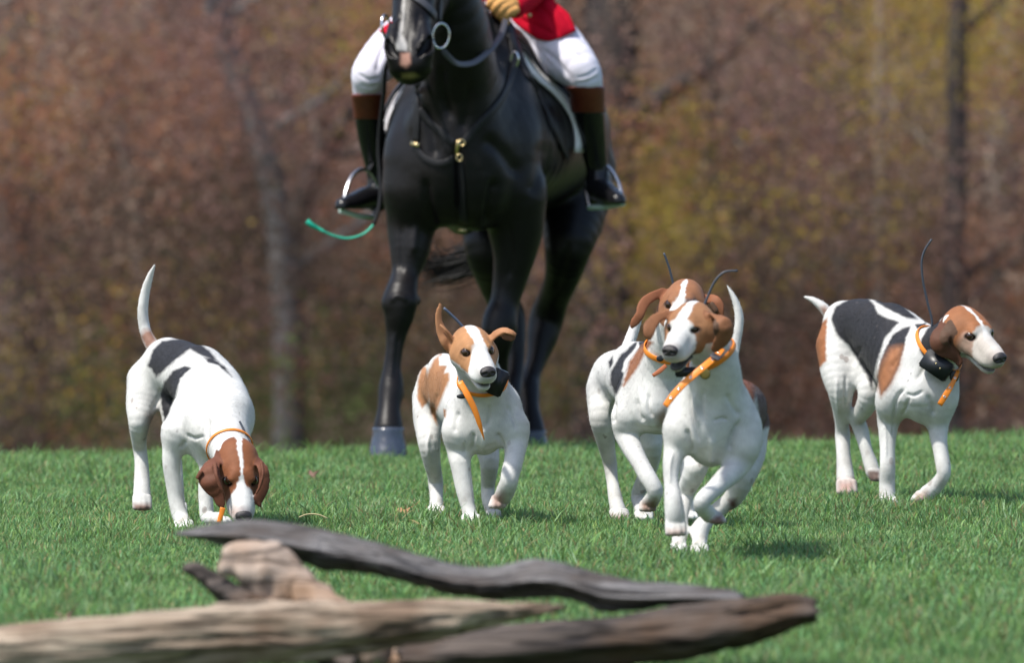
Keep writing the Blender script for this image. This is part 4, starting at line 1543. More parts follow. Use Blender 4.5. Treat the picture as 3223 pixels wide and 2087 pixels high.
    def fur(self, v, f, tg, col, N=80000):
        """Short laid hair in small locks over the whole coat."""
        r_ = np.random.default_rng(3)
        nr = normals(v, f)
        i = r_.integers(0, len(v), N)
        n, t = nr[i], tg[i]
        p = v[i] + r_.normal(size=(N, 3)) * .0016
        back = -(self.R @ np.array((1.0, 0, 0)))
        lay = np.tile((.05, .75, -.75), (N, 1))
        hd = np.isin(t, ('head', 'jaw', 'ear', 'earfold'))
        lay[hd] = back + np.array((0, 0, -.25))
        lay[np.isin(t, ('leg', 'paw'))] = (0, .15, -1)
        tl = t == 'tail'
        if tl.any():
            b0 = v[tg == 'torso'].mean(0)
            lay[tl] = p[tl] - b0
        lay = lay + r_.normal(size=(N, 3)) * .16
        lay -= n * (lay * n).sum(1)[:, None]
        lay /= np.linalg.norm(lay, axis=1)[:, None] + 1e-9
        L = np.where(hd | (t == 'paw'), .0018, np.where(t == 'leg', .0030, np.where(tl, .0050, .0042))) * r_.uniform(.6, 1.35, N)
        eyes = np.min([np.linalg.norm(p - self.W(.052, sg * .037, .0125), axis=1) for sg in (-1, 1)] + [np.linalg.norm(p - self.W(.168, 0, -.016), axis=1)], 0)
        L = L * np.clip((eyes - .013) / .02, .0, 1)
        ok = L > .0008
        p, n, lay, L, i = p[ok], n[ok], lay[ok], L[ok], i[ok]
        m = len(p)
        lift = r_.uniform(.015, .06, m)[:, None]
        q = np.stack([p - n * .0002, p + (lay * .55 + n * lift * .8) * L[:, None], p + (lay + n * lift) * L[:, None]], 1) - self.base
        hcv = bpy.data.hair_curves.new('fur')
        hcv.add_curves([3] * m)
        hcv.attributes['position'].data.foreach_set('vector', q.astype(np.float32).ravel())
        ra = hcv.attributes.get('radius') or hcv.attributes.new('radius', 'FLOAT', 'POINT')
        ra.data.foreach_set('value', (np.tile((.00018, .00017, .00005), m) * np.repeat(r_.uniform(.7, 1.3, m), 3)).astype(np.float32))
        ca = hcv.attributes.new('coat', 'FLOAT_COLOR', 'CURVE')
        c = np.ones((m, 4), np.float32)
        c[:, :3] = col[i] * r_.uniform(.95, 1.25, m)[:, None]
        ca.data.foreach_set('color', c.ravel())
        hcv.materials.append(MAT['hound_hair'])
        o = bpy.data.objects.new('fur', hcv)
        COL.objects.link(o)
        o.parent = self.root
        o['kind'] = 'stuff'

    # collar and tracking gear
    def collar(self, F, c, axis, w=.025, mat='orange', rmax=.105):
        col = empty('collar', (0, 0, 0), self.root)
        o = self.sc.pt(F, *c)
        ax = np.asarray(axis, float)
        ax /= np.linalg.norm(ax)
        a1 = np.cross(ax, (0, 1.0, 0))
        a1 /= np.linalg.norm(a1)
        a2 = np.cross(ax, a1)
        N = 48
        rad, dirs = [], []
        for i in range(N):
            d = a1 * math.cos(2 * math.pi * i / N) + a2 * math.sin(2 * math.pi * i / N)
            p, n = self.surf.cast(o, d)
            rad.append(min(np.linalg.norm(p - o), rmax) if p is not None else .08)
            dirs.append(d)
        rad = np.array(rad)
        for _ in range(3):
            rad = (np.roll(rad, 1) + rad * 2 + np.roll(rad, -1)) / 4
        pts = np.array([o + d * (r + .005) for d, r in zip(dirs, rad)])
        pts, dirs = np.vstack([pts, pts[:2]]), np.vstack([dirs, dirs[:2]])
        mesh_obj('band', *ribbon(pts, dirs, w, .004), MAT[mat], col, self.base)
        self.col = col
        return col

    def strap(self, F, pts, w, nrm=(0, -1, .1), mat='orange', name='strap_end', thick=.004, holes=0):
        c = catmull([self.sc.pt(F, *q[:3]) for q in pts], 5)
        wd = np.interp(np.linspace(0, 1, len(c)), np.linspace(0, 1, len(w)), w)
        o = mesh_obj(name, *ribbon(c, np.tile(nrm, (len(c), 1)), wd, thick), MAT[mat], self.col, self.base)
        nn = np.asarray(nrm, float) / np.linalg.norm(nrm)
        for i in range(holes):
            p = c[int((i + .7) / (holes + .4) * (len(c) - 1))]
            t = np.cross(nn, (0, 0, 1.0))
            mesh_obj('eyelet', *torus(p + nn * .0025, t / np.linalg.norm(t), np.cross(t / np.linalg.norm(t), nn), .0034, .0034, .0013, 12, 6), MAT['steel'], self.col, self.base)
        return o

    def box(self, F, c, half, M, name='tracker'):
        mesh_obj(name, *rbox(self.sc.pt(F, *c), M, half), MAT['tracker'], self.col, self.base)

    def disc(self, F, c, r1, r2, mat='tracker', n=(0, -1, .1)):
        o = self.sc.pt(F, *c)
        M = np.eye(3)
        mesh_obj('name_tag', *sphere(o, (r1, .003, r2), M, 20, 12), MAT[mat], self.col, self.base)

    def antenna(self, F, pts, r0, r1, mat='rubber'):
        c = catmull([self.sc.pt(F, *q) for q in pts], 6)
        mesh_obj('antenna', *tube(c, np.linspace(r0, r1, len(c)), 8), MAT[mat], self.col, self.base)


TB = ('torso', 'neck', 'leg')

# ---- right hound
F5, H5 = (2480, 700, 1.6393), (2860, 740, 2.753)
d = Hound('tricolour hound at far right with grey-tan face and long upright antenna', 23.2, 2800, (3056, 1041), -.16, (33, 25, 10), 1.08, jaw=9,
          paint=dict(snout=.6, tan=(.34, .135, .055), ear=(.115, .045, .024), blaze=[.006, .010, .008, .006, .02], boff=.004, muzzle=.060, mzslope=.3, lip=.008, grey=.42, chin=.034, mzcol=(.66, .62, .57), rim=(.9, .9), jawlight=.004))
d.chain('torso', F5, [(300, 530, .50, 128, .95), (400, 535, .40, 140, .86), (480, 590, .30, 168, .78), (570, 680, .17, 205, .72), (650, 770, .06, 222, .74), (700, 810, .0, 200, .80)], k=.03, lat=True)
d.chain('torso', F5, [(690, 620, .10, 95), (650, 600, .14, 95), (540, 520, .25, 90)], k=.05)
d.chain('torso', F5, [(555, 760, .00, 95), (575, 860, -.03, 100), (540, 930, -.02, 80)], k=.045)
d.chain('torso', F5, [(790, 800, -.05, 70), (795, 890, -.06, 78), (770, 960, -.06, 70)], k=.045)
d.chain('torso', F5, [(690, 880, -.07, 105), (700, 960, -.04, 70)], k=.05)
d.chain('neck', F5, [(690, 720, .00, 150), (760, 660, -.06, 125), (830, 610, -.11, 100), (872, 575, -.14, 88)], k=.05)
d.chain('leg', F5, [(545, 900, -.01, 88), (520, 1010, .03, 62), (514, 1090, .02, 46), (514, 1180, .0, 39), (514, 1270, -.01, 38), (512, 1350, .0, 39), (514, 1420, -.01, 42), (518, 1450, -.02, 42)], k=.03)
d.chain('leg', F5, [(785, 930, -.06, 76), (778, 1020, -.04, 58), (776, 1100, -.05, 46), (786, 1180, -.07, 36), (803, 1270, -.09, 36), (800, 1310, -.09, 34), (765, 1360, -.075, 37), (720, 1400, -.07, 40)], k=.03)
d.chain('leg', F5, [(265, 640, .47, 120), (268, 770, .42, 98), (272, 870, .40, 68), (274, 960, .44, 46), (278, 1040, .48, 36), (282, 1100, .50, 40), (286, 1180, .48, 36), (292, 1270, .46, 40), (298, 1340, .44, 46)], k=.035)
d.chain('leg', F5, [(430, 760, .38, 100), (425, 880, .33, 66), (395, 960, .37, 48), (362, 1015, .43, 38), (378, 1080, .44, 38), (402, 1170, .42, 29), (425, 1240, .41, 36), (440, 1290, .40, 38)], k=.035)
d.paw(F5, 516, 1440, -.02, 42)
d.paw(F5, 702, 1405, -.06, 40, -.6, .6, .45)
d.paw(F5, 302, 1350, .42, 46, .05, .85, .5)
d.paw(F5, 446, 1295, .39, 36, .4, .8, .4)
d.chain('tail', F5, [(245, 520, .58, 40), (215, 480, .61, 30), (175, 432, .63, 24), (125, 398, .64, 14), (86, 384, .65, 5)], k=.03)
d.chain('ear', H5, [(350, 780, -.15, 75), (285, 860, -.19, 90), (255, 935, -.20, 78), (300, 1000, -.20, 62), (370, 1035, -.195, 52), (430, 1085, -.19, 42), (432, 1120, -.19, 26)], k=.010, th=.24, n=(-.45, -1, .15))
d.chain('earfold', H5, [(345, 820, -.195, 46), (310, 900, -.215, 44), (330, 960, -.205, 32)], k=.006, th=.3, n=(-.3, -1, .1))
d.chain('ear', H5, [(585, 770, -.08, 60), (690, 850, .0, 60), (700, 960, .02, 50)], k=.01, th=.2, n=(1, .3, 0))
d.ops = [(TB + ('tail',), F5, [(222, 500), (245, 430), (330, 385), (405, 375), (450, 430), (465, 470), (572, 515), (500, 600), (455, 740), (432, 860), (400, 780), (350, 700), (315, 640), (250, 580)], BLACK, 12, (-1, .75)),
         (TB, F5, [(400, 370), (480, 370), (570, 405), (670, 500), (610, 497), (500, 440), (440, 400)], BLACK, 10, None),
         (TB, F5, [(635, 535), (605, 620), (575, 740), (520, 850), (478, 895), (460, 800), (480, 700), (540, 580), (590, 545)], BLACK, 10, (-1, .3)),
         (TB, F5, [(590, 640), (575, 740), (520, 850), (478, 895), (460, 800), (490, 720), (530, 650), (560, 640)], (.36, .15, .065), 34, (-1, .3)),
         (TB, F5, [(655, 528), (715, 515), (712, 535), (665, 548)], BLACK, 8, None),
         (('neck', 'torso', 'head'), F5, [(770, 500), (722, 545), (688, 600), (678, 660), (700, 695), (745, 700), (790, 640), (800, 520)], BLACK, 8, (-.2, .2)),
         (TB, F5, [(205, 490), (196, 600), (198, 715), (160, 752), (130, 690), (130, 600), (170, 520)], (.34, .135, .055), 10, None),
         (('tail',), F5, [(240, 540), (240, 470), (190, 430), (160, 440), (190, 500)], (.26, .16, .12), 20, None),
         (('paw', 'leg'), F5, [(255, 1330), (345, 1330), (345, 1400), (255, 1400)], PINK, 40, (.3, .7)),
         (('paw', 'leg'), F5, [(655, 1395), (720, 1390), (720, 1450), (655, 1450)], (.42, .30, .26), 30, None),
         (('paw',), F5, [(410, 1280), (475, 1280), (475, 1340), (410, 1340)], PAD, 20, None)]
d.folds = [(F5, [(600, 860), (565, 900), (548, 970), (545, 1030)], 10, -0.006), (F5, [(610, 885), (650, 895), (700, 870)], 9, -0.004), (F5, [(625, 905), (605, 965), (575, 1010)], 9, -0.005), (F5, [(720, 890), (745, 950), (750, 1000)], 12, -0.006), (F5, [(335, 745), (350, 690), (375, 640)], 12, -0.005), (F5, [(660, 820), (700, 760), (720, 720)], 14, -0.004), (F5, [(500, 1020), (505, 1120), (505, 1220)], 7, 0.003), (F5, [(545, 1020), (540, 1100)], 6, -0.003), (F5, [(590, 620), (570, 700), (520, 760)], 16, -0.003), (F5, [(250, 800), (255, 900), (262, 1000)], 10, 0.004), (F5, [(300, 780), (295, 880), (290, 960)], 8, -0.004)]
d.finish()
d.collar(F5, (772, 650, -.06), (.55, -.42, .62), w=.015)
A = np.array((.80, -.25, -.55)); A /= np.linalg.norm(A)
Nn = np.array((-.25, -.96, .08)); Nn -= A * (Nn @ A); Nn /= np.linalg.norm(Nn)
d.box(F5, (768, 738, -.165), (.052, .020, .034), np.stack([A, Nn, np.cross(A, Nn)], 1))
for k in (0, 1):
    mesh_obj('contact', *sphere(d.sc.pt(F5, 765 + 20 * k, 728 + 26 * k, -.192), .003), MAT['brass'], d.col, d.base)
d.strap(F5, [(880, 765, -.16), (850, 830, -.175), (815, 890, -.18), (782, 943, -.175)], [.012, .016, .020, .018], holes=3)
d.disc(F5, (858, 795, -.16), .016, .020)
d.antenna(F5, [(742, 560, -.10), (742, 500, -.10), (722, 420, -.10), (698, 310, -.10), (690, 210, -.10), (705, 145, -.10), (742, 86, -.10)], .0042, .0036)

# ---- nearest hound
F4, HF = (1780, 760, 1.5114), (1960, 780, 3.669)
d = Hound('white-chested hound bounding nearest the fence, orange collar strap flying', 20.0, 2200, (2167, 1027), -.55, (-22, 20, -5), .96, jaw=13,
          paint=dict(tan=(.36, .175, .080), ear=(.27, .115, .052), blaze=[.010, .016, .018, .018, .03], muzzle=.060, mzslope=.25, chin=.052, rim=(.8, .95), boff=-.002, jawlight=-.004, snout=.6))
d.chain('torso', F4, [(690, 840, -.38, 165), (720, 850, -.25, 172), (775, 840, -.08, 165), (815, 830, .12, 130), (825, 800, .25, 118)], k=.03)
d.chain('torso', F4, [(650, 900, -.43, 110), (690, 980, -.38, 92)], k=.05)
d.chain('torso', F4, [(790, 760, -.22, 105), (850, 770, .0, 92)], k=.05)
d.chain('torso', F4, [(570, 800, -.40, 62), (548, 890, -.42, 68)], k=.05)
d.chain('torso', F4, [(800, 790, -.38, 78), (845, 880, -.39, 88), (840, 980, -.41, 76)], k=.05)
d.chain('neck', F4, [(690, 760, -.40, 160), (705, 660, -.45, 136), (712, 570, -.50, 112), (690, 490, -.53, 96), (655, 440, -.55, 80)], k=.05)
d.chain('leg', F4, [(545, 900, -.42, 66), (522, 985, -.42, 54), (506, 1060, -.44, 45), (503, 1150, -.46, 38), (511, 1230, -.48, 43), (519, 1300, -.48, 47), (522, 1345, -.47, 46)], k=.03)
d.chain('leg', F4, [(845, 960, -.40, 80), (830, 1050, -.40, 60), (775, 1115, -.46, 51), (705, 1180, -.54, 43), (655, 1228, -.58, 40), (650, 1262, -.57, 38), (685, 1300, -.52, 40)], k=.03)
d.chain('leg', F4, [(640, 960, .15, 80), (620, 1080, .05, 56), (570, 1200, .12, 40), (548, 1320, .05, 35), (538, 1430, .0, 33), (536, 1455, -.02, 34)], k=.035)
d.chain('leg', F4, [(875, 880, .15, 92), (868, 1010, .08, 82), (840, 1120, .02, 62), (800, 1215, .06, 46), (738, 1268, .08, 38), (680, 1320, .05, 38), (645, 1365, .02, 41), (640, 1430, .0, 34), (637, 1458, -.02, 33)], k=.035)
d.paw(F4, 523, 1345, -.475, 44, .05, .95, .48)
d.paw(F4, 698, 1305, -.51, 40, .6, .6, .42)
d.paw(F4, 536, 1455, -.02, 33)
d.paw(F4, 637, 1458, -.02, 33)
d.chain('tail', F4, [(800, 700, .28, 45), (790, 590, .33, 30), (806, 500, .35, 24), (825, 400, .35, 21), (822, 330, .35, 19), (800, 265, .35, 13), (770, 212, .35, 4)], k=.03)
d.chain('ear', HF, [(600, 780, -.53, 70), (500, 775, -.55, 62), (400, 810, -.57, 70), (325, 890, -.59, 82), (300, 970, -.60, 74), (300, 1035, -.60, 46)], k=.010, th=.27, n=(.25, -1, .55))
d.chain('ear', HF, [(1010, 800, -.57, 70), (1090, 795, -.62, 62), (1180, 870, -.645, 88), (1195, 975, -.645, 98), (1135, 1075, -.64, 92), (1070, 1165, -.63, 60)], k=.010, th=.24, n=(.5, -1, .25))
d.chain('earfold', HF, [(1075, 855, -.645, 36), (1085, 920, -.655, 48), (1075, 985, -.65, 32)], k=.005, th=.4, n=(.2, -1, .2))
d.ops = [(TB, F4, [(850, 590), (820, 650), (838, 710), (895, 770), (915, 700), (900, 650)], (.24, .085, .045), 14, (-.3, 1)),
         (TB, F4, [(890, 660), (905, 740), (920, 830), (935, 895), (980, 880), (980, 700), (930, 660)], (.085, .050, .048), 14, (-.35, 1)),
         (('tail', 'torso'), F4, [(760, 500), (790, 490), (790, 535), (770, 545)], TAN, 14, (.2, 1)),
         (('paw',), F4, [(480, 1370), (570, 1370), (570, 1420), (480, 1420)], (.55, .42, .37), 30, (-.7, -.3)),
         (('paw',), F4, [(680, 1325), (750, 1290), (760, 1370), (690, 1370)], (.26, .17, .15), 24, (-.7, -.3)),
         (('leg',), F4, [(775, 1230), (815, 1225), (815, 1275), (780, 1275)], (.12, .07, .06), 20, None)]
d.folds = [(F4, [(592, 700), (600, 800), (622, 900), (640, 960)], 12, -0.005), (F4, [(835, 850), (795, 930), (775, 1000)], 13, -0.008), (F4, [(575, 890), (590, 950), (612, 1010)], 12, -0.008), (F4, [(612, 720), (618, 800), (640, 880)], 10, 0.004), (F4, [(700, 855), (745, 842), (770, 850)], 8, -0.004), (F4, [(655, 700), (650, 780), (660, 860)], 12, -0.003), (F4, [(760, 720), (790, 780), (830, 830)], 14, -0.004), (F4, [(700, 930), (690, 1000), (690, 1060)], 16, 0.005), (F4, [(510, 1000), (497, 1080), (497, 1160)], 8, 0.004)]
d.finish()
d.collar(F4, (690, 548, -.51), (-.52, -.34, .78), w=.015)
d.strap(F4, [(745, 512, -.585), (715, 548, -.615), (668, 588, -.640), (620, 628, -.655), (560, 680, -.665), (510, 735, -.665), (474, 784, -.66)], [.018, .020, .020, .020, .020, .018], nrm=(-.25, -1, .35), holes=6)
d.strap(F4, [(722, 540, -.622), (704, 556, -.636)], [.03, .03], nrm=(-.25, -1, .35), mat='grey_strap', name='buckle')
d.disc(F4, (664, 632, -.62), .0152, .0152, 'olive_tag')
d.box(F4, (572, 622, -.60), (.030, .016, .014), np.eye(3))
d.antenna(HF, [(880, 780, -.50), (925, 700, -.50), (1000, 520, -.50), (1050, 410, -.50), (1110, 330, -.50), (1190, 275, -.50), (1330, 264, -.50)], .0040, .0034)

# ---- hound behind it, muzzle hidden
d = Hound('tricolour hound running behind the nearest one, its muzzle hidden', 22.15, 2000, (2151, 955), -.66, (-10, 20, -5), 1.04, jaw=5,
          paint=dict(tan=(.33, .145, .068), ear=(.27, .10, .045), blaze=[.004, .007, .009, .011, .02], rim=(.8, .95)))
d.chain('torso', F4, [(245, 640, .06, 122), (290, 640, -.08, 122), (360, 670, -.25, 150), (415, 710, -.42, 162), (440, 740, -.50, 150)], k=.03)
d.chain('torso', F4, [(420, 570, -.40, 85), (320, 560, -.15, 80)], k=.05)
d.chain('torso', F4, [(315, 740, -.48, 72), (300, 830, -.50, 76)], k=.05)
d.chain('torso', F4, [(540, 760, -.50, 72), (560, 850, -.50, 74)], k=.05)
d.chain('torso', F4, [(420, 800, -.55, 90), (430, 850, -.50, 58)], k=.05)
d.chain('neck', F4, [(455, 640, -.50, 130), (485, 540, -.57, 112), (505, 450, -.62, 98), (520, 390, -.64, 80)], k=.05)
d.chain('leg', F4, [(195, 720, .05, 98), (182, 830, .0, 72), (185, 910, .02, 50), (198, 990, .06, 37), (212, 1060, .09, 32), (222, 1140, .07, 30), (236, 1220, .03, 33), (250, 1285, .0, 38)], k=.035)
d.chain('leg', F4, [(300, 850, -.50, 74), (292, 925, -.50, 56), (335, 1020, -.56, 44), (385, 1110, -.61, 40), (425, 1178, -.63, 39), (420, 1215, -.61, 35), (396, 1252, -.57, 37)], k=.03)
d.chain('leg', F4, [(545, 880, -.50, 70), (585, 1000, -.50, 52), (585, 1110, -.52, 40), (568, 1200, -.52, 34), (580, 1265, -.51, 34), (590, 1300, -.51, 30)], k=.03)
d.chain('leg', F4, [(360, 800, .0, 85), (410, 960, -.06, 54), (395, 1080, .03, 40), (345, 1200, .12, 34), (352, 1250, .09, 32), (368, 1295, .03, 35)], k=.035)
d.paw(F4, 254, 1292, -.02, 40, .15, .8, .5)
d.paw(F4, 392, 1252, -.56, 36, -.05, .6, .48)
d.paw(F4, 372, 1298, .0, 35)
d.paw(F4, 592, 1302, -.52, 29, .1, .4)
d.chain('tail', F4, [(280, 560, .14, 34), (300, 490, .18, 28), (322, 430, .20, 26), (345, 370, .20, 18), (356, 330, .20, 6)], k=.03)
d.chain('ear', HF, [(480, 520, -.63, 72), (380, 545, -.66, 62), (285, 600, -.69, 66), (225, 680, -.71, 66), (200, 770, -.72, 58), (145, 850, -.72, 56), (108, 905, -.72, 34)], k=.010, th=.28, n=(.25, -1, .35))
d.chain('ear', HF, [(950, 590, -.62, 64), (1060, 600, -.65, 64), (1115, 680, -.66, 62), (1125, 790, -.66, 54)], k=.010, th=.28, n=(-.3, -1, .5))
d.chain('earfold', HF, [(1030, 650, -.672, 34), (1070, 720, -.675, 40)], k=.010, th=.4, n=(-.2, -1, .3))
d.ops = [(TB, F4, [(390, 465), (330, 480), (260, 540), (215, 620), (212, 680), (240, 735), (262, 690), (290, 600), (330, 530), (400, 490)], BLACK, 10, None),
         (TB, F4, [(395, 468), (345, 510), (305, 570), (285, 640), (275, 690), (300, 660), (350, 590), (385, 520), (420, 480)], (.30, .125, .058), 12, None),
         (TB, F4, [(345, 480), (335, 505), (285, 560), (268, 620), (280, 630), (300, 570), (350, 505)], WHITE, 7, None),
         (TB, F4, [(225, 545), (203, 575), (210, 605), (228, 580)], BLACK, 7, None),
         (TB, F4, [(425, 830), (470, 790), (500, 830), (480, 880), (445, 880)], (.42, .30, .22), 30, (-.7, -.3)),
         (('paw', 'leg'), F4, [(355, 1240), (430, 1225), (440, 1290), (360, 1300)], (.30, .20, .16), 24, (-.7, -.4)),
         (('paw',), F4, [(215, 1305), (300, 1300), (300, 1345), (215, 1345)], (.35, .24, .20), 24, (-.2, .3)),
         (('head',), HF, [(740, 580), (830, 590), (870, 640), (880, 690), (720, 700), (715, 620)], (.06, .042, .045), 40, None)]
d.folds = [(F4, [(335, 745), (345, 820), (375, 860)], 12, -0.006), (F4, [(400, 720), (395, 790), (415, 840)], 10, -0.004), (F4, [(235, 760), (225, 820), (232, 870)], 12, -0.008), (F4, [(500, 760), (510, 820), (515, 870)], 12, -0.006)]
d.finish()
d.collar(F4, (490, 520, -.585), (.12, -.45, .85), w=.018)
d.strap(F4, [(478, 590, -.70), (450, 615, -.71), (415, 640, -.71)], [.012, .015, .011], mat='dull_orange')
d.disc(F4, (450, 557, -.70), .012, .010)
d.antenna(HF, [(610, 520, -.58), (588, 440, -.58), (560, 320, -.58), (530, 210, -.58), (475, 58, -.58)], .0042, .0034)

# ---- middle hound with the flying ears
F2, H2 = (1250, 920, 2.0267), (1340, 930, 4.281)
d = Hound('tan-and-white hound with flying ears trotting in front of the horse\'s legs', 21.9, 1480, (1491, 1101), -.15, (16, 18, 5), 1.05, jaw=8,
          paint=dict(lip=.007, tan=(.47, .235, .105), ear=(.42, .20, .095), earfold=(.16, .075, .04), blaze=[.012, .020, .021, .017, .03], muzzle=.062, mzslope=.6, chin=.020, boff=.003, rim=(.85, .85)))
d.chain('torso', F2, [(560, 790, .05, 190), (510, 770, .15, 200), (420, 700, .30, 182), (330, 630, .47, 150), (270, 580, .60, 138), (245, 575, .68, 110)], k=.03)
d.chain('torso', F2, [(540, 880, .02, 125), (560, 960, .06, 78)], k=.05)
d.chain('torso', F2, [(420, 780, .06, 105), (405, 880, .04, 108)], k=.05)
d.chain('torso', F2, [(680, 740, .04, 110), (715, 850, .02, 110)], k=.05)
d.chain('torso', F2, [(400, 560, .22, 120), (300, 500, .45, 105)], k=.05)
d.chain('neck', F2, [(560, 690, .03, 172), (545, 590, -.03, 150), (510, 480, -.08, 128), (480, 400, -.10, 112)], k=.05)
d.chain('neck', F2, [(420, 330, .0, 62), (400, 300, .03, 52)], k=.03)
d.chain('leg', F2, [(402, 890, .04, 108), (398, 1000, .05, 82), (402, 1090, .03, 65), (418, 1200, .02, 57), (436, 1290, .01, 52), (452, 1370, .0, 46), (466, 1430, -.01, 48)], k=.03)
d.chain('leg', F2, [(735, 880, .02, 108), (755, 970, .0, 76), (742, 1080, -.05, 60), (722, 1170, -.09, 55), (712, 1220, -.09, 54), (682, 1290, -.05, 54), (658, 1330, -.02, 50)], k=.03)
d.chain('leg', F2, [(205, 690, .60, 110), (195, 830, .55, 92), (205, 960, .50, 72), (222, 1080, .52, 54), (240, 1170, .57, 45), (246, 1220, .59, 47), (250, 1310, .56, 42), (250, 1380, .52, 44)], k=.035)
d.chain('leg', F2, [(520, 850, .52, 110), (575, 1000, .46, 76), (590, 1110, .42, 58), (580, 1230, .48, 44), (582, 1320, .46, 40), (606, 1400, .42, 40)], k=.035)
d.paw(F2, 470, 1440, -.02, 47)
d.paw(F2, 655, 1320, -.02, 50, -.35, .85, .46)
d.paw(F2, 250, 1385, .50, 43)
d.paw(F2, 614, 1410, .40, 38)
d.chain('tail', F2, [(255, 560, .72, 40), (262, 640, .80, 32), (275, 760, .84, 24), (285, 880, .86, 14)], k=.03)
d.chain('ear', H2, [(340, 690, -.13, 95), (290, 620, -.14, 105), (225, 500, -.14, 88), (180, 380, -.14, 62), (172, 260, -.14, 52), (188, 140, -.14, 34), (190, 105, -.14, 18)], k=.010, th=.28, n=(.45, -1, .1))
d.chain('ear', H2, [(350, 570, -.15, 34), (270, 470, -.16, 28), (200, 400, -.155, 24)], k=.010, th=.5, n=(.45, -1, .1))
d.chain('ear', H2, [(870, 590, -.15, 62), (960, 510, -.16, 70), (1050, 470, -.17, 62), (1130, 490, -.18, 54), (1185, 520, -.18, 42)], k=.010, th=.30, n=(.1, -.7, .7))
d.chain('earfold', H2, [(1080, 550, -.17, 62), (1150, 560, -.17, 66)], k=.010, th=.32, n=(.1, -1, -.1))
d.ops = [(TB, F2, [(160, 470), (185, 480), (200, 560), (205, 690), (160, 740), (125, 680), (135, 560)], (.46, .225, .105), 12, None),
         (TB, F2, [(200, 500), (235, 430), (280, 390), (330, 500), (335, 560), (300, 640), (250, 760), (255, 850), (215, 770), (195, 640), (188, 560)], (.46, .225, .105), 14, None),
         (TB, F2, [(280, 395), (330, 430), (300, 500), (255, 440)], (.44, .22, .11), 14, None),
         (TB, F2, [(265, 410), (290, 400), (360, 410), (360, 500), (300, 520), (320, 470), (270, 465)], WHITE, 10, None),
         (('neck',), F2, [(350, 200), (440, 215), (455, 260), (350, 300)], (.40, .20, .10), 14, None),
         (TB, F2, [(297, 745), (312, 750), (308, 800), (298, 790)], (.46, .225, .105), 8, None),
         (('paw', 'leg'), F2, [(600, 1290), (680, 1280), (700, 1390), (600, 1400)], (.40, .28, .24), 40, (-.3, .2))]
d.folds = [(F2, [(395, 760), (372, 830), (372, 900)], 16, -0.005), (F2, [(585, 720), (592, 790), (575, 860)], 14, -0.005), (F2, [(700, 720), (735, 790), (762, 870)], 14, -0.004), (F2, [(485, 900), (478, 960), (482, 1020)], 14, -0.008), (F2, [(640, 900), (665, 950), (680, 1010)], 14, -0.008), (F2, [(560, 860), (555, 940), (545, 1010)], 18, 0.004), (F2, [(425, 960), (430, 1030)], 8, -0.004), (F2, [(205, 900), (195, 980), (205, 1060)], 12, 0.004), (F2, [(260, 640), (235, 720), (230, 800)], 14, -0.004)]
d.finish()
d.collar(F2, (530, 570, -.04), (.06, -.55, .83), w=.013)
d.strap(F2, [(400, 570, -.185), (445, 650, -.20), (490, 740, -.20), (525, 840, -.195), (556, 944, -.185)], [.018, .020, .019, .015, .002], nrm=(.1, -1, .15))
A = np.array((-.42, .1, -.90)); A /= np.linalg.norm(A)
Nn = np.array((.35, -.93, .05)); Nn -= A * (Nn @ A); Nn /= np.linalg.norm(Nn)
d.box(F2, (640, 575, -.14), (.042, .018, .024), np.stack([A, Nn, np.cross(A, Nn)], 1))
d.disc(F2, (410, 665, -.17), .0155, .008)
d.antenna(F2, [(455, 262, -.02), (440, 245, -.02), (380, 178, -.03), (298, 100, -.04)], .0048, .0042, 'antenna_blue')

# ---- left hound, nose to the grass
F1, H1 = (300, 780, 1.674), (580, 1350, 4.67)
d = Hound('black-patched white hound at left sniffing the grass, brown ears hanging', 21.6, 620, (753, 1484), -.42, (9, 45, 0), 1.05, jaw=3,
          paint=dict(tan=(.24, .085, .034), ear=(.165, .058, .030), blaze=[.012, .009, .007, .005, .02], muzzle=.090, mzslope=.0, chin=.05, boff=.0, rim=(.85, .9)))
d.chain('torso', F1, [(385, 625, .52, 150, .95), (450, 640, .40, 150, .9), (530, 700, .26, 165, .9), (600, 790, .10, 185, .92), (645, 890, -.02, 178, .95)], k=.03, lat=True)
d.chain('torso', F1, [(560, 640, .25, 110), (660, 740, .06, 100), (720, 850, -.05, 90)], k=.05)
d.chain('torso', F1, [(470, 880, .02, 80), (440, 970, .0, 84)], k=.05)
d.chain('torso', F1, [(600, 960, -.05, 105), (560, 1040, .0, 70)], k=.05)
d.chain('torso', F1, [(610, 1000, .0, 80), (600, 1080, -.03, 58)], k=.05)
d.chain('neck', F1, [(665, 930, -.06, 150), (690, 1010, -.18, 128), (712, 1070, -.29, 108), (730, 1120, -.37, 92)], k=.05)
d.chain('leg', F1, [(440, 980, .0, 84), (408, 1070, .0, 56), (402, 1150, .0, 48), (412, 1240, .0, 43), (425, 1330, .0, 39), (445, 1410, -.01, 41), (462, 1450, -.03, 40)], k=.03)
d.chain('leg', F1, [(610, 1080, -.02, 56), (595, 1180, -.03, 46), (583, 1280, -.04, 40), (586, 1370, -.05, 36), (596, 1425, -.06, 36), (650, 1430, -.13, 36)], k=.03)
d.chain('leg', F1, [(265, 700, .52, 98), (245, 820, .48, 84), (232, 920, .44, 58), (228, 1000, .48, 42), (234, 1060, .52, 38), (243, 1140, .51, 37), (247, 1230, .49, 41), (246, 1310, .46, 45)], k=.035)
d.chain('leg', F1, [(430, 760, .50, 100), (415, 900, .44, 66), (412, 1050, .50, 40), (425, 1170, .49, 36), (432, 1290, .47, 36), (440, 1350, .46, 36)], k=.035)
d.paw(F1, 466, 1455, -.04, 40)
d.paw(F1, 660, 1435, -.14, 36, .4, .2)
d.paw(F1, 246, 1322, .44, 44, .02, 1.05, .48)
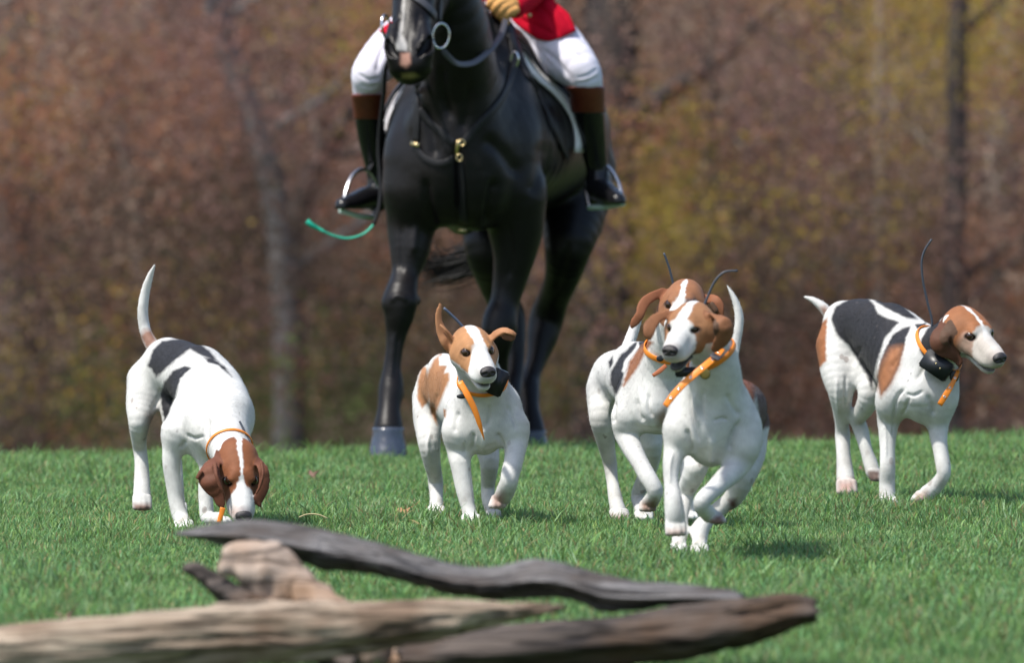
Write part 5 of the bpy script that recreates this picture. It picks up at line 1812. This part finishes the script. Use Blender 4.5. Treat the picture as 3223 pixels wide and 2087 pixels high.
d.paw(F1, 440, 1360, .45, 34)
d.chain('tail', F1, [(320, 540, .60, 42), (285, 490, .64, 34), (262, 430, .66, 30), (250, 340, .66, 28), (263, 235, .65, 24), (288, 150, .63, 17), (313, 90, .61, 5)], k=.03)
d.chain('ear', H1, [(500, 440, -.42, 90), (400, 540, -.46, 135), (360, 680, -.49, 180), (410, 820, -.50, 160), (480, 960, -.50, 105), (530, 1080, -.50, 82), (560, 1150, -.50, 48)], k=.010, th=.19, n=(-.35, -1, .2))
d.chain('ear', H1, [(450, 520, -.50, 40), (470, 680, -.53, 34), (520, 830, -.535, 30), (575, 960, -.53, 24), (590, 1080, -.52, 18)], k=.012, th=.7, n=(-.35, -1, .2))
d.chain('ear', H1, [(240, 640, -.50, 40), (190, 720, -.50, 30)], k=.012, th=.5, n=(-.35, -1, .2))
d.chain('ear', H1, [(1080, 470, -.42, 90), (1150, 580, -.46, 92), (1180, 720, -.47, 92), (1160, 880, -.475, 92), (1100, 1020, -.48, 84), (1100, 1110, -.48, 40)], k=.010, th=.26, n=(.5, -1, .2))
d.chain('ear', H1, [(1140, 500, -.49, 36), (1160, 660, -.515, 30), (1120, 830, -.52, 28), (1060, 960, -.52, 22)], k=.012, th=.7, n=(.5, -1, .2))
d.chain('ear', H1, [(1105, 1115, -.48, 22), (1128, 1145, -.48, 18)], k=.008, th=.6, n=(.5, -1, .2))
d.ops = [(TB + ('tail',), F1, [(285, 600), (300, 540), (350, 490), (450, 478), (540, 490), (600, 540), (650, 600), (560, 570), (500, 535), (440, 580), (370, 640), (320, 685), (295, 640), (270, 620)], BLACK, 12, (-1, .58)),
         (TB, F1, [(505, 635), (470, 622), (410, 650), (365, 710), (340, 770), (352, 850), (366, 915), (385, 880), (420, 790), (450, 690)], BLACK, 10, (-1, .5)),
         (TB, F1, [(570, 580), (620, 580), (680, 625), (720, 680), (650, 625), (595, 605)], BLACK, 10, None),
         (('tail',), F1, [(230, 470), (260, 430), (300, 430), (330, 490), (270, 540)], (.26, .14, .10), 26, None),
         (('leg',), F1, [(270, 880), (330, 860), (330, 960), (262, 1010)], (.20, .14, .12), 40, (.3, .8)),
         (('paw',), F1, [(200, 1350), (295, 1350), (295, 1410), (200, 1410)], (.30, .18, .15), 24, (.2, .8)),
         (('head',), H1, [(640, 1190), (700, 1150), (830, 1180), (800, 1290), (640, 1330)], (.55, .42, .38), 120, None),
         (('head',), H1, [(850, 1170), (960, 1180), (1000, 1230), (990, 1330), (810, 1330)], (.22, .20, .21), 80, None)]
d.folds = [(F1, [(480, 985), (525, 1005), (575, 990)], 10, -0.005), (F1, [(475, 1020), (445, 1060)], 10, -0.005), (F1, [(525, 700), (505, 800), (512, 900)], 16, -0.0035), (F1, [(590, 720), (565, 820), (560, 920)], 18, -0.003), (F1, [(300, 860), (330, 800), (345, 740)], 12, -0.005), (F1, [(660, 760), (650, 860), (660, 930)], 20, -0.003), (F1, [(600, 900), (590, 960), (600, 1020)], 12, -0.004)]
d.finish()
d.collar(F1, (706, 1050, -.26), (.15, -.62, -.55), w=.008)
d.strap(F1, [(672, 1370, -.50), (664, 1405, -.50), (650, 1450, -.50)], [.016, .015, .013])
d.antenna(F1, [(812, 1028, -.30), (795, 990, -.28), (780, 955, -.27), (760, 915, -.26)], .0042, .0034)

# ------------------------------------------------------------------ split rails of the fence
def wood(name, c1, c2, c3):
    m, nt, b = new_mat(name)
    tc = nd(nt, 'ShaderNodeTexCoord')
    mp = nd(nt, 'ShaderNodeMapping')
    mp.inputs['Scale'].default_value = (2.2, 30, 30)
    nt.links.new(tc.outputs['Object'], mp.inputs['Vector'])
    n1 = nd(nt, 'ShaderNodeTexNoise')
    n1.inputs['Scale'].default_value = 1.0
    n1.inputs['Detail'].default_value = 7
    n1.inputs['Roughness'].default_value = .65
    n1.inputs['Distortion'].default_value = .6
    nt.links.new(mp.outputs[0], n1.inputs['Vector'])
    n2 = nd(nt, 'ShaderNodeTexNoise')
    n2.inputs['Scale'].default_value = 5
    n2.inputs['Detail'].default_value = 4
    nt.links.new(tc.outputs['Object'], n2.inputs['Vector'])
    rp = nd(nt, 'ShaderNodeValToRGB')
    el = rp.color_ramp.elements
    el[0].position, el[0].color = .36, (*c1, 1)
    el[1].position, el[1].color = .56, (*c2, 1)
    nt.links.new(n1.outputs['Fac'], rp.inputs[0])
    rp2 = nd(nt, 'ShaderNodeValToRGB')
    rp2.color_ramp.elements[0].position, rp2.color_ramp.elements[0].color = .46, (0, 0, 0, 1)
    rp2.color_ramp.elements[1].position, rp2.color_ramp.elements[1].color = .66, (1, 1, 1, 1)
    nt.links.new(n2.outputs['Fac'], rp2.inputs[0])
    mx = nd(nt, 'ShaderNodeMix', data_type='RGBA')
    nt.links.new(rp2.outputs[0], mx.inputs[0])
    nt.links.new(rp.outputs[0], mx.inputs[6])
    mx.inputs[7].default_value = (*c3, 1)
    mp2 = nd(nt, 'ShaderNodeMapping')
    mp2.inputs['Scale'].default_value = (1.6, 22, 22)
    nt.links.new(tc.outputs['Object'], mp2.inputs['Vector'])
    vo = nd(nt, 'ShaderNodeTexVoronoi', feature='DISTANCE_TO_EDGE')
    vo.inputs['Scale'].default_value = 1.0
    nt.links.new(mp2.outputs[0], vo.inputs['Vector'])
    ck = nd(nt, 'ShaderNodeMapRange')
    ck.inputs[1].default_value, ck.inputs[2].default_value = .015, .07
    ck.inputs[3].default_value, ck.inputs[4].default_value = .35, 1.0
    nt.links.new(vo.outputs['Distance'], ck.inputs[0])
    mk = nd(nt, 'ShaderNodeMix', data_type='RGBA', blend_type='MULTIPLY')
    mk.inputs[0].default_value = 1
    nt.links.new(mx.outputs[2], mk.inputs[6])
    nt.links.new(ck.outputs[0], mk.inputs[7])
    nt.links.new(mk.outputs[2], b.inputs['Base Color'])
    b.inputs['Roughness'].default_value = .85
    b.inputs['Specular IOR Level'].default_value = .2
    bp = nd(nt, 'ShaderNodeBump')
    bp.inputs['Strength'].default_value = .9
    bp.inputs['Distance'].default_value = .01
    nt.links.new(n1.outputs['Fac'], bp.inputs['Height'])
    nt.links.new(bp.outputs[0], b.inputs['Normal'])
    return m


W_GREY = wood('weathered_grey_wood', (.045, .041, .040), (.195, .187, .186), (.085, .072, .065))
W_TAN = wood('pale_bare_wood', (.25, .19, .14), (.46, .375, .29), (.20, .14, .10))
W_BROWN = wood('dark_brown_wood', (.030, .026, .026), (.120, .099, .088), (.085, .055, .038))
W_PINK = wood('bleached_wood', (.24, .18, .14), (.44, .35, .29), (.30, .19, .12))
FD = (0, 0, 2380 / 3223.0)


def rail(name, st, mat, label, seed, prof, cracks=4, rough=.005, group='split rails stacked in the foreground'):
    """st: stations (x, y_top, y_bottom, distance, depth in m) in reference units of frame FD;
    prof: corners of the split section, (depth, height) from -1 to 1, going round."""
    rng = np.random.default_rng(seed)
    s_ = catmull(st, 12)
    K = 48
    pr = np.array(prof + [prof[0]], float)
    ln = np.r_[0, np.cumsum(np.linalg.norm(np.diff(pr, axis=0), axis=1))]
    tt = np.linspace(0, ln[-1], K, endpoint=False)
    sec = np.stack([np.interp(tt, ln, pr[:, i]) for i in (0, 1)], 1)
    ridge = np.convolve(np.tile(rng.normal(size=K), 3), [.25, .5, .25], 'same')[K:2 * K]
    ck = [(rng.integers(K), rng.uniform(0, .7), rng.uniform(.15, .5), rng.uniform(.006, .014)) for _ in range(cracks)]
    n = len(s_)
    v, f = [], []
    step, left = 1.0, 0                                            # splintered steps along the split
    for i, (x, y0, y1, Y, dp) in enumerate(s_):
        if left <= 0:
            step, left = 1 + rng.uniform(-.09, .09), rng.integers(6, 22)
        left -= 1
        px, p0, p1 = x / FD[2], y0 / FD[2], y1 / FD[2]
        a, b_ = P(px, p0, Y), P(px, p1, Y)
        c, hz = (a + b_) / 2, max(abs(a[2] - b_[2]) / 2, .0015)
        u = i / (n - 1)
        for j in range(K):
            ins = 1.0
            for (cj, c0, cl, cd) in ck:
                if c0 < u < c0 + cl:
                    w = math.sin((u - c0) / cl * math.pi)
                    dj = min((j - cj) % K, (cj - j) % K)
                    if dj < 2:
                        ins -= cd / max(hz, .02) * w * (1 if dj == 0 else .35)
            k = ins * (1 + ridge[j] * .035) * (step if 8 < j < 34 else 1.0)
            v.append((c[0], c[1] + sec[j, 0] * dp / 2 * k, c[2] + sec[j, 1] * hz * k))
    v = np.array(v)
    cen = v.reshape(n, K, 3).mean(1)
    nrm = v - np.repeat(cen, K, 0)
    nrm[:, 0] = 0
    nrm /= np.linalg.norm(nrm, axis=1)[:, None] + 1e-6
    L1, L2 = v * np.array((3, 16, 16)), v * np.array((9, 60, 60))
    v = v + nrm * (wob(L1, .6, seed) * rough + wob(L2, .6, seed + 1) * rough * .45 - np.abs(wob(L2 * .6, .6, seed + 2)) * rough * .4)[:, None]
    ends = rng.uniform(-.012, .014, (2, K))
    v[:K, 0] += ends[0]
    v[-K:, 0] += ends[1]
    for i in range(n - 1):
        for j in range(K):
            f.append((i * K + j, i * K + (j + 1) % K, (i + 1) * K + (j + 1) % K, (i + 1) * K + j))
    v = np.vstack([v, v[:K].mean(0)[None] + np.array([[.004, 0, 0]]), v[-K:].mean(0)[None] - np.array([[.006, 0, 0]])])
    for j in range(K):
        f.append((n * K, (j + 1) % K, j))
        f.append((n * K + 1, (n - 1) * K + j, (n - 1) * K + (j + 1) % K))
    base = v.mean(0)
    o = mesh_obj(name, v, f, mat, None, base)
    tag(o, label, 'rail', group)
    return o


PLANK = [(1, 1), (.2, .72), (-.9, .12), (-1, -.06), (-.55, -.5), (-.2, -1), (.6, -.95), (1, -.2)]
SPLIT = [(-.55, 1), (.6, .95), (1, .5), (.8, -.6), (.0, -1), (-.7, -.62), (-1, -.20), (-.92, .2)]
ROUND = [(-1, .4), (-.7, .85), (0, 1), (.7, .8), (1, .2), (.8, -.6), (.2, -1), (-.6, -.9), (-.95, -.4)]
rail('split_rail', [(412, 1238, 1244, 15.6, .06), (470, 1224, 1256, 15.58, .12), (540, 1213, 1272, 15.55, .16), (620, 1213, 1287, 15.52, .18), (720, 1230, 1312, 15.5, .18), (760, 1238, 1330, 15.49, .18), (850, 1262, 1336, 15.47, .18), (900, 1274, 1346, 15.46, .18),
                    (1000, 1300, 1376, 15.44, .18), (1090, 1322, 1390, 15.42, .18), (1170, 1318, 1393, 15.4, .19), (1245, 1306, 1386, 15.38, .20), (1320, 1318, 1392, 15.36, .20), (1400, 1340, 1419, 15.34, .20), (1480, 1354, 1416, 15.32, .19),
                    (1560, 1360, 1410, 15.3, .18), (1640, 1368, 1404, 15.28, .16), (1700, 1374, 1402, 15.26, .14), (1722, 1382, 1398, 15.25, .12)],
     W_GREY, 'dark weathered grey plank, twisted, lying topmost across the stacked rails', 3, PLANK, 6, .005)
rail('split_rail', [(930, 1500, 1562, 15.2, .12), (1000, 1486, 1566, 15.2, .14), (1150, 1458, 1562, 15.2, .15), (1300, 1443, 1554, 15.2, .15), (1450, 1430, 1550, 15.2, .15), (1600, 1408, 1536, 15.2, .15), (1750, 1392, 1500, 15.2, .15), (1840, 1382, 1468, 15.2, .15), (1880, 1386, 1456, 15.2, .15), (1893, 1392, 1450, 15.2, .14)],
     W_BROWN, 'dark brown split rail at the right with its blunt end in view', 5, SPLIT, 7, .005)
rail('split_rail', [(-420, 1490, 1620, 14.9, .16), (-150, 1466, 1600, 14.9, .16), (0, 1450, 1585, 14.9, .16), (200, 1430, 1572, 14.9, .16), (400, 1413, 1560, 14.9, .16), (600, 1401, 1548, 14.9, .15), (760, 1397, 1535, 14.9, .14), (900, 1394, 1510, 14.9, .12), (1020, 1394, 1485, 14.9, .11), (1130, 1397, 1460, 14.9, .09), (1230, 1402, 1435, 14.9, .06), (1305, 1408, 1416, 14.9, .03)],
     W_TAN, 'long pale tan rail tapering to a point, nearest of the stacked rails', 7, ROUND, 8, .006)
rail('split_rail', [(426, 1312, 1330, 15.45, .09), (460, 1310, 1352, 15.43, .11), (500, 1330, 1392, 15.4, .12), (550, 1358, 1430, 15.36, .12), (620, 1392, 1470, 15.3, .12), (720, 1440, 1530, 15.25, .12), (820, 1500, 1590, 15.2, .12)],
     W_BROWN, 'short dark rail end slanting down behind the pale stump', 9, SPLIT, 3, .004)
rail('split_rail', [(740, 1512, 1575, 15.3, .12), (830, 1504, 1570, 15.3, .12), (930, 1508, 1575, 15.3, .12), (1010, 1520, 1580, 15.3, .12)],
     W_PINK, 'pale block end peeping out under the long tan rail at the bottom edge', 15, SPLIT, 3, .004)
# knotted bleached log resting between the rails
lgb = P(650 / FD[2], 1400 / FD[2], 15.36)
ls = Sculpt(15.36, lgb)
ls.chain('w', FD, [(545, 1290, .0, 30), (590, 1298, .0, 38), (630, 1305, .0, 44), (668, 1345, -.01, 42), (710, 1385, -.03, 46), (780, 1440, -.06, 52), (860, 1520, -.08, 60)], k=.02)
ls.chain('w', FD, [(525, 1318, -.02, 17), (560, 1328, -.02, 20), (620, 1330, -.03, 24)], k=.02)
ls.chain('w', FD, [(560, 1275, .02, 13), (625, 1276, .03, 14), (660, 1300, .03, 14)], k=.02)
ls.chain('w', FD, [(600, 1355, .0, 34), (640, 1395, .0, 42), (660, 1450, .0, 50)], k=.03)
v, f = ls.build(.006)
v = v + (wob(v, .05, 3) * .004)[:, None]
o = mesh_obj('knotted_log', v, f, W_PINK, None, lgb)
tag(o, 'knotted bleached log propping up the dark plank', 'log')
# ------------------------------------------------------------------ grass
def blade_mat():
    m, nt, b = new_mat('grass_blades')
    at = nd(nt, 'ShaderNodeAttribute', attribute_name='coat')
    oi = nd(nt, 'ShaderNodeObjectInfo')
    hs_ = nd(nt, 'ShaderNodeHueSaturation')
    mr = nd(nt, 'ShaderNodeMapRange')
    mr.inputs[3].default_value, mr.inputs[4].default_value = .75, 1.25
    nt.links.new(oi.outputs['Random'], mr.inputs[0])
    nt.links.new(mr.outputs[0], hs_.inputs['Value'])
    nt.links.new(at.outputs['Color'], hs_.inputs['Color'])
    nt.links.new(hs_.outputs[0], b.inputs['Base Color'])
    b.inputs['Roughness'].default_value = .45
    b.inputs['Specular IOR Level'].default_value = .3
    tr = nd(nt, 'ShaderNodeBsdfTranslucent')
    nt.links.new(hs_.outputs[0], tr.inputs[0])
    ms = nd(nt, 'ShaderNodeMixShader')
    ms.inputs[0].default_value = .42
    nt.links.new(b.outputs[0], ms.inputs[1])
    nt.links.new(tr.outputs[0], ms.inputs[2])
    nt.links.new(ms.outputs[0], nt.nodes['Material Output'].inputs[0])
    return m


GM = blade_mat()
rng = np.random.default_rng(99)


def tuft(n, spread, hmean, straw=.065):
    v, f, c = [], [], []
    for _ in range(n):
        r, a = spread * math.sqrt(rng.random()), rng.uniform(0, 6.28)
        p = np.array((r * math.cos(a), r * math.sin(a), -.006))
        h = hmean * rng.uniform(.55, 1.25)
        w = rng.uniform(.0012, .0026)
        b = rng.uniform(0, 6.28)
        lean = rng.uniform(.05, .8) * h
        ld = np.array((math.cos(b), math.sin(b), 0))
        sd = np.array((-math.sin(b + rng.normal() * .6), math.cos(b + rng.normal() * .6), 0))
        k = rng.uniform(.7, 1.3)
        base = np.array((.172, .318, .098)) * k
        base[0] *= rng.uniform(.75, 1.35)
        base[2] *= rng.uniform(.8, 1.5)
        if rng.random() < straw:
            base = np.array((.33, .27, .13)) * k
        i0 = len(v)
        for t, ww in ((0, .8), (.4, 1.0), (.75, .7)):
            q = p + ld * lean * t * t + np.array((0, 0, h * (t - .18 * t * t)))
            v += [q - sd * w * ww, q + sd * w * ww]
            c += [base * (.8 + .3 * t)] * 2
        v.append(p + ld * lean + np.array((0, 0, h * .82)))
        c.append(base * 1.1)
        f += [(i0, i0 + 1, i0 + 3, i0 + 2), (i0 + 2, i0 + 3, i0 + 5, i0 + 4), (i0 + 4, i0 + 5, i0 + 6)]
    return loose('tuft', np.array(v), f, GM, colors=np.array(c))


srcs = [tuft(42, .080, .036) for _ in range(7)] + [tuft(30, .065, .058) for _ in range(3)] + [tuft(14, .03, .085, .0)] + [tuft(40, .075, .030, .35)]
pts, rot, scl, idx = [], [], [], []


def sow(n, x0, x1, y0, y1):
    x, y = rng.uniform(x0, x1, n), rng.uniform(y0, y1, n)
    z = gz(x, y)
    nn = np.sin(x * 3.1 + y * .7) + np.sin(y * 2.3 - x * 1.3 + 1) + np.sin(x * 7 + y * 1.9)
    for i in range(n):
        pts.append((x[i], y[i], z[i]))
        rot.append((rng.normal() * .08, rng.normal() * .08, rng.uniform(0, 6.28)))
        scl.append(rng.uniform(.75, 1.2) * (1 + .10 * nn[i]))
        u = rng.random()
        bare = math.exp(-((x[i] - 1.15) / .6) ** 2 - ((y[i] - 26.6) / .4) ** 2) + .35 * math.exp(-((x[i] + .6) / .5) ** 2 - ((y[i] - 19.0) / .8) ** 2)
        if u < .05 + .6 * bare:
            idx.append(11)
        elif u > .985:
            idx.append(10)
        elif u > .80 - .1 * nn[i]:
            idx.append(7 + int(rng.integers(3)))
        else:
            idx.append(int(rng.integers(7)))


sow(17000, -3.1, 3.1, 13.6, 22)
sow(16000, -3.4, 3.4, 22, 30.5)
sow(3000, -3.0, 3.0, 10.5, 13.6)
sow(5000, -9, -3.2, 12, 31)
sow(5000, 3.2, 9, 12, 31)
for _ in range(420):                                              # taller wisps, most of them along the crest
    x_ = rng.uniform(-3.3, 3.3)
    y_ = rng.uniform(26.5, 29.6) if rng.random() < .7 else rng.uniform(15.8, 26)
    pts.append((x_, y_, float(gz(x_, y_))))
    rot.append((rng.normal() * .12, rng.normal() * .12, rng.uniform(0, 6.28)))
    scl.append(rng.uniform(.7, 1.25))
    idx.append(10)
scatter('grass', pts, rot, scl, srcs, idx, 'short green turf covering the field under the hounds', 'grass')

# ------------------------------------------------------------------ fallen leaves on the turf
LM = [plain('fallen_leaf_tan', (.36, .20, .10), .7, var=.3), plain('fallen_leaf_straw', (.50, .42, .24), .7, var=.2), plain('fallen_leaf_dark', (.15, .085, .06), .7, var=.3)]
for i, (dx, dy, Y, sz, k, lab) in enumerate(((940, 1162, 22.4, .030, 0, 'tan fallen leaf on the grass left of the trotting hound'),
                                             (728, 1070, 25.9, .026, 2, 'brown fallen leaf on the grass left of the horse\'s front hoof'),
                                             (610, 1128, 24.0, .020, 0, 'small tan leaf just right of the sniffing hound\'s ear'),
                                             (150, 1395, 16.6, .030, 2, 'brown leaf in the grass above the long tan rail'),
                                             (1695, 1165, 22.4, .018, 0, 'tan leaf beside the nearest hound\'s raised paw'),
                                             (2010, 1075, 25.4, .026, 2, 'dark leaf left of the right hound\'s hind foot'))):
    c = P(dx / FD[2], dy / FD[2], Y)
    c[2] = float(gz(c[0], c[1])) + .035
    N = 10
    v = [c + np.array((0, 0, .004))]
    for j in range(N):
        a = 2 * math.pi * j / N
        r = sz * (1.0 if j % 2 == 0 else .6) * random.uniform(.8, 1.2)
        v.append(c + np.array((r * math.cos(a), r * .8 * math.sin(a), .012 * math.cos(2 * a) + random.uniform(-.004, .008))))
    v2 = [q - np.array((0, 0, .0012)) for q in v]
    f = [(0, 1 + j, 1 + (j + 1) % N) for j in range(N)] + [(N + 1, N + 2 + (j + 1) % N, N + 2 + j) for j in range(N)]
    f += [(1 + j, N + 2 + j, N + 2 + (j + 1) % N, 1 + (j + 1) % N) for j in range(N)]
    o = mesh_obj('fallen_leaf', np.array(v + v2), f, LM[k], None, c)
    tag(o, lab, 'leaf', 'fallen leaves on the turf')
    st_ = np.array([v[1], v[1] + (v[1] - c) * .5 + np.array((0, 0, .006))])
    mesh_obj('stalk', *tube(st_, .0009, 5), LM[k], o, c)
c = catmull([P(x / FD[2], y / FD[2], 21.4) for x, y in ((695, 1203), (715, 1196), (740, 1197), (762, 1206))], 4)
o = mesh_obj('dry_stalk', *tube(c, .0022, 6), LM[1], None, c[0])
tag(o, 'curved straw-coloured stalk right of the sniffing hound\'s nose', 'stalk')
